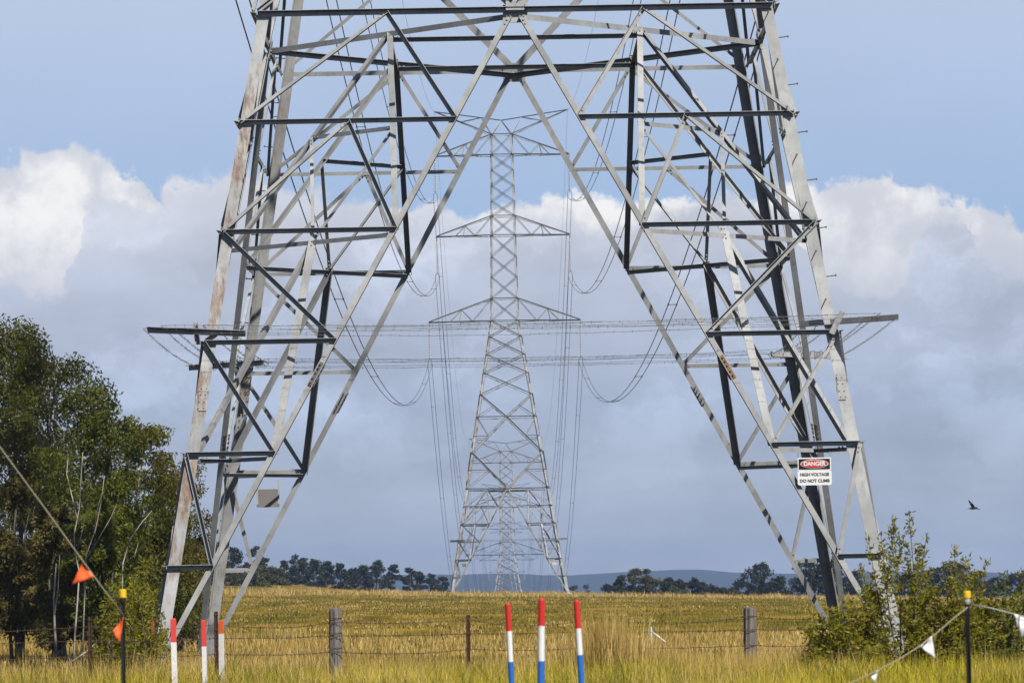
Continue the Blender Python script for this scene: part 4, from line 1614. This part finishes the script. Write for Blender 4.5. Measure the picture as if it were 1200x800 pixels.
flag([(97, 656.5), (110, 675.5), (83.5, 685.5)], 'orange_flag', 'wide orange pennant hanging halfway along the slanting cord', PKD - .12, .012)
flag([(145, 722), (132, 739), (139.5, 754)], 'orange_flag', 'narrow folded orange pennant drooping beside the left black picket', PKD - .06, .03)
w1 = [at(1137, 707.5, 26.95), at(1160, 712, 26.8), at(1190, 719.5, 26.6), at(1225, 729, 26.3), at(1275, 740, 26)]
cord(w1, 0.0042, 'white_rope', 'bunting_string', 'white cord running from the right black picket to the right edge')
flag([(1188.5, 719), (1212, 725), (1197, 748)], 'white_flag', 'white pennant cut by the right edge of the picture', 26.55, .012)
w2 = [at(1134, 711, 26.95), at(1118, 723.5, 26.9), at(1094, 744.5, 26.8), at(1077, 757, 26.7), at(1050, 774, 26.6), at(1023, 788, 26.5), at(985, 805, 26.4), at(930, 828, 26.2)]
w2.append(Vector((w2[-1].x - .6, w2[-1].y - .6, gz(w2[-1].x, w2[-1].y) + .02)))
cord(w2, 0.0042, 'rope', 'bunting_string', 'tan cord sloping down from the right black picket into the grass')
flag([(1092, 744.5), (1077, 756.5), (1096.5, 772)], 'white_flag', 'greyish white pennant on the sloping cord left of the right black picket', 26.75, .014)
flag([(1029, 784.5), (1019, 789.5), (1026, 801)], 'white_flag', 'white pennant low at the bottom edge below the tall shrub', 26.5, .012)

# ------------------------------------------------------------------ bird
bc = at(1140.5, 595.5, 105)
mb = MB()
rings = []
pl = [(-.20, .0, .004), (-.14, .0, .03), (-.05, .01, .055), (.05, .015, .06), (.13, .02, .04), (.17, .025, .034), (.20, .018, .012)]
mb.tube([(x, 0, z) for x, z, r_ in pl], [r_ for x, z, r_ in pl], 8)
bird_v = len(mb.v)


def wing(tip, elbow, ch):
    sec = [(Vector((.03, 0, .02)), ch), (Vector(elbow), ch * .9), (Vector(elbow).lerp(Vector(tip), .55), ch * .62), (Vector(tip), ch * .1)]
    pr = []
    for c, w in sec:
        pr.append([c + Vector((w * .55, 0, 0)), c + Vector((0, .004, .012)), c + Vector((-w * .6, .01, -.005)), c + Vector((0, 0, -.008))])
    for a, b_ in zip(pr[:-1], pr[1:]):
        mb.quadprism(a, b_)


wing((-.20, -.02, .37), (-.09, -.16, .20), .13)
wing((.34, .42, -.04), (.14, .2, .0), .13)
for a in (-1, 1):
    mb.quadprism([Vector((-.18, a * .02, .0)), Vector((-.18, 0, .012)), Vector((-.18, 0, -.008))], [Vector((-.30, a * .05, -.005)), Vector((-.30, 0, .004)), Vector((-.30, 0, -.006))])
ob = mb.build('bird', M['bird'])
ob.location = bc
ob.scale = (0.55, 0.55, 0.55)
tag(ob, 'small dark bird gliding with one wing raised in the sky at the right', 'bird')

# ------------------------------------------------------------------ haze: the air itself
mb = MB()
mb.box((0, 3760, 18), (3100, 7700, 100))
hz = mb.build('haze', bpy.data.materials.new('haze_air'))
hz['kind'] = 'stuff'
mt = hz.data.materials[0]
mt.use_nodes = True
nt = NT(mt.node_tree)
vol = nt.n('ShaderNodeVolumePrincipled', {'Color': (0.43, 0.61, 0.98), 'Density': 0.000135, 'Anisotropy': 0.0})
o = nt.n('ShaderNodeOutputMaterial')
nt.t.links.new(vol.outputs[0], o.inputs['Volume'])
hz.visible_shadow = True

# ------------------------------------------------------------------ sky
W = bpy.data.worlds.new('World')
SC.world = W
W.use_nodes = True
nt = NT(W.node_tree)
sky = nt.n('ShaderNodeTexSky', sky_type='NISHITA')
sky.sun_disc = False
sky.sun_elevation = SUN_EL
sky.sun_rotation = math.atan2(SUN.x, SUN.y)
sky.air_density = 1.0
sky.dust_density = 0.6
SKY_STR = 0.05
co = nt.n('ShaderNodeTexCoord').outputs['Generated']
sep = nt.n('ShaderNodeSeparateXYZ', {0: co})
sx, sy, sz = sep.outputs
az = nt.m('ARCTAN2', sx, sy)
el = nt.m('ARCSINE', sz)
w1 = nt.noise(co, 22, 6, 0.55, 'Color')
w2 = nt.noise(co, 85, 5, 0.6, 'Color')
s1 = nt.n('ShaderNodeSeparateColor', {0: w1}).outputs
s2 = nt.n('ShaderNodeSeparateColor', {0: w2}).outputs
w3 = nt.noise(co, 240, 4, 0.6, 'Color')
s3 = nt.n('ShaderNodeSeparateColor', {0: w3}).outputs
part = lambda ch, k: nt.m('MULTIPLY', nt.m('SUBTRACT', ch, .5), k)
bil = lambda i, k1, k2: nt.m('ADD', nt.m('ADD', part(s1[i], k1), part(s2[i], k2)), part(s3[i], .0065))
azw = nt.m('ADD', az, bil(0, .013, .013))
elw = nt.m('ADD', el, bil(1, .010, .013))
A0, A1 = -0.16, 0.16
E0, E1 = 0.0, 0.14


def profile(pts):
    st = []
    for px, py in pts:
        d = ray(px, py).normalized()
        st.append(((math.atan2(d.x, d.y) - A0) / (A1 - A0), (math.asin(d.z) - E0) / (E1 - E0)))
    return st


def layer(pts, azs):
    u = nt.m('DIVIDE', nt.m('SUBTRACT', azs, A0), A1 - A0, clamp=True)
    r_ = nt.ramp(u, profile(pts), 'B_SPLINE' if False else 'EASE')
    return nt.m('MULTIPLY_ADD', r_, E1 - E0, E0)


top1 = layer([(-90, 200), (0, 186), (60, 182), (118, 178), (150, 196), (176, 226), (187, 240), (203, 214), (230, 205), (288, 205), (340, 228), (430, 238), (520, 242), (600, 236), (660, 226), (735, 238),
              (850, 240), (905, 225), (950, 212), (1000, 206), (1045, 205), (1072, 222), (1100, 217), (1132, 230), (1165, 246), (1200, 264), (1290, 285)], azw)
top2 = layer([(-90, 330), (0, 330), (60, 345), (84, 345), (96, 290), (108, 246), (122, 226), (140, 226), (158, 236), (176, 250), (192, 218), (228, 200), (290, 198), (340, 214), (500, 238), (640, 252), (700, 262),
              (760, 250), (850, 236), (905, 240), (935, 280), (960, 330), (1040, 335), (1064, 300), (1080, 256), (1098, 246), (1124, 250), (1136, 290), (1152, 312), (1290, 320)], azw)
m1 = nt.sstep(nt.m('SUBTRACT', top1, elw), -0.0008, 0.0016)
d2 = nt.m('SUBTRACT', top2, elw)
m2 = nt.m('MULTIPLY', nt.sstep(d2, -0.0010, 0.0030), nt.m('MULTIPLY_ADD', nt.sstep(d2, 0.0, 0.012), 0.10, 0.90))
# colours of the cloud layers by height, with stretched streaks
st = nt.n('ShaderNodeCombineXYZ', {0: az, 1: 0.0, 2: nt.m('MULTIPLY', el, 3.2)}).outputs[0]
st3 = nt.n('ShaderNodeCombineXYZ', {0: azw, 1: 0.7, 2: nt.m('MULTIPLY', elw, 1.7)}).outputs[0]
streak = nt.noise(st, 16, 6, 0.55)
puff = nt.noise(co, 40, 5, 0.55)
e_ = nt.m('DIVIDE', el, 0.14, clamp=True)
WHITE_K = 1.0
bump_ = nt.m('ADD', nt.m('MULTIPLY', puff, .55), nt.m('MULTIPLY', nt.noise(co, 120, 6, 0.62), .45))
white = nt.mix(nt.sstep(bump_, .40, .60), (0.60, 0.62, 0.68), (0.86, 0.86, 0.855))
white = nt.mix(nt.sstep(nt.m('ADD', el, nt.m('MULTIPLY', nt.m('SUBTRACT', puff, .5), .02)), .058, .088), (0.53, 0.555, 0.64), white)
grey = nt.ramp(e_, [(0.0, (0.47, 0.50, 0.55)), (0.12, (0.415, 0.465, 0.56)), (0.30, (0.375, 0.44, 0.565)), (0.5, (0.465, 0.515, 0.625)), (0.66, (0.60, 0.615, 0.685))])
patch = nt.sstep(nt.noise(st3, 24, 8, 0.62), .45, .66)
kk = nt.m('MULTIPLY_ADD', nt.m('SUBTRACT', streak, .5), 0.66, nt.m('MULTIPLY_ADD', nt.m('SUBTRACT', puff, .5), 0.25, nt.m('MULTIPLY_ADD', nt.m('MULTIPLY', patch, nt.sstep(el, .005, .05)), 0.30, .985)))
grey = nt.n('ShaderNodeVectorMath', {0: grey}, operation='SCALE')
nt.put(grey.inputs['Scale'], kk)
grey = grey.outputs[0]
veil = nt.ramp(nt.m('DIVIDE', el, 0.16, clamp=True), [(0.5, (0.34, 0.485, 0.72)), (0.66, (0.41, 0.52, 0.735)), (0.86, (0.48, 0.57, 0.735))])
st2 = nt.n('ShaderNodeCombineXYZ', {0: az, 1: 0.3, 2: nt.m('MULTIPLY', el, 2.2)}).outputs[0]
skyc = nt.n('ShaderNodeVectorMath', {0: sky.outputs[0]}, operation='SCALE')
nt.put(skyc.inputs['Scale'], SKY_STR)
near_h = nt.sstep(el, 0.21, 0.14)                       # thin high veil low in the sky
thin = nt.m('MULTIPLY', near_h, nt.m('MULTIPLY_ADD', nt.noise(st2, 9, 5), 0.35, 0.75, clamp=True))
base = nt.mix(thin, skyc.outputs[0], veil)
c = nt.mix(m1, base, white)
c = nt.mix(m2, c, grey)
bg = nt.n('ShaderNodeBackground', {'Color': c, 'Strength': 1.0})
ow = nt.n('ShaderNodeOutputWorld')
nt.t.links.new(bg.outputs[0], ow.inputs['Surface'])
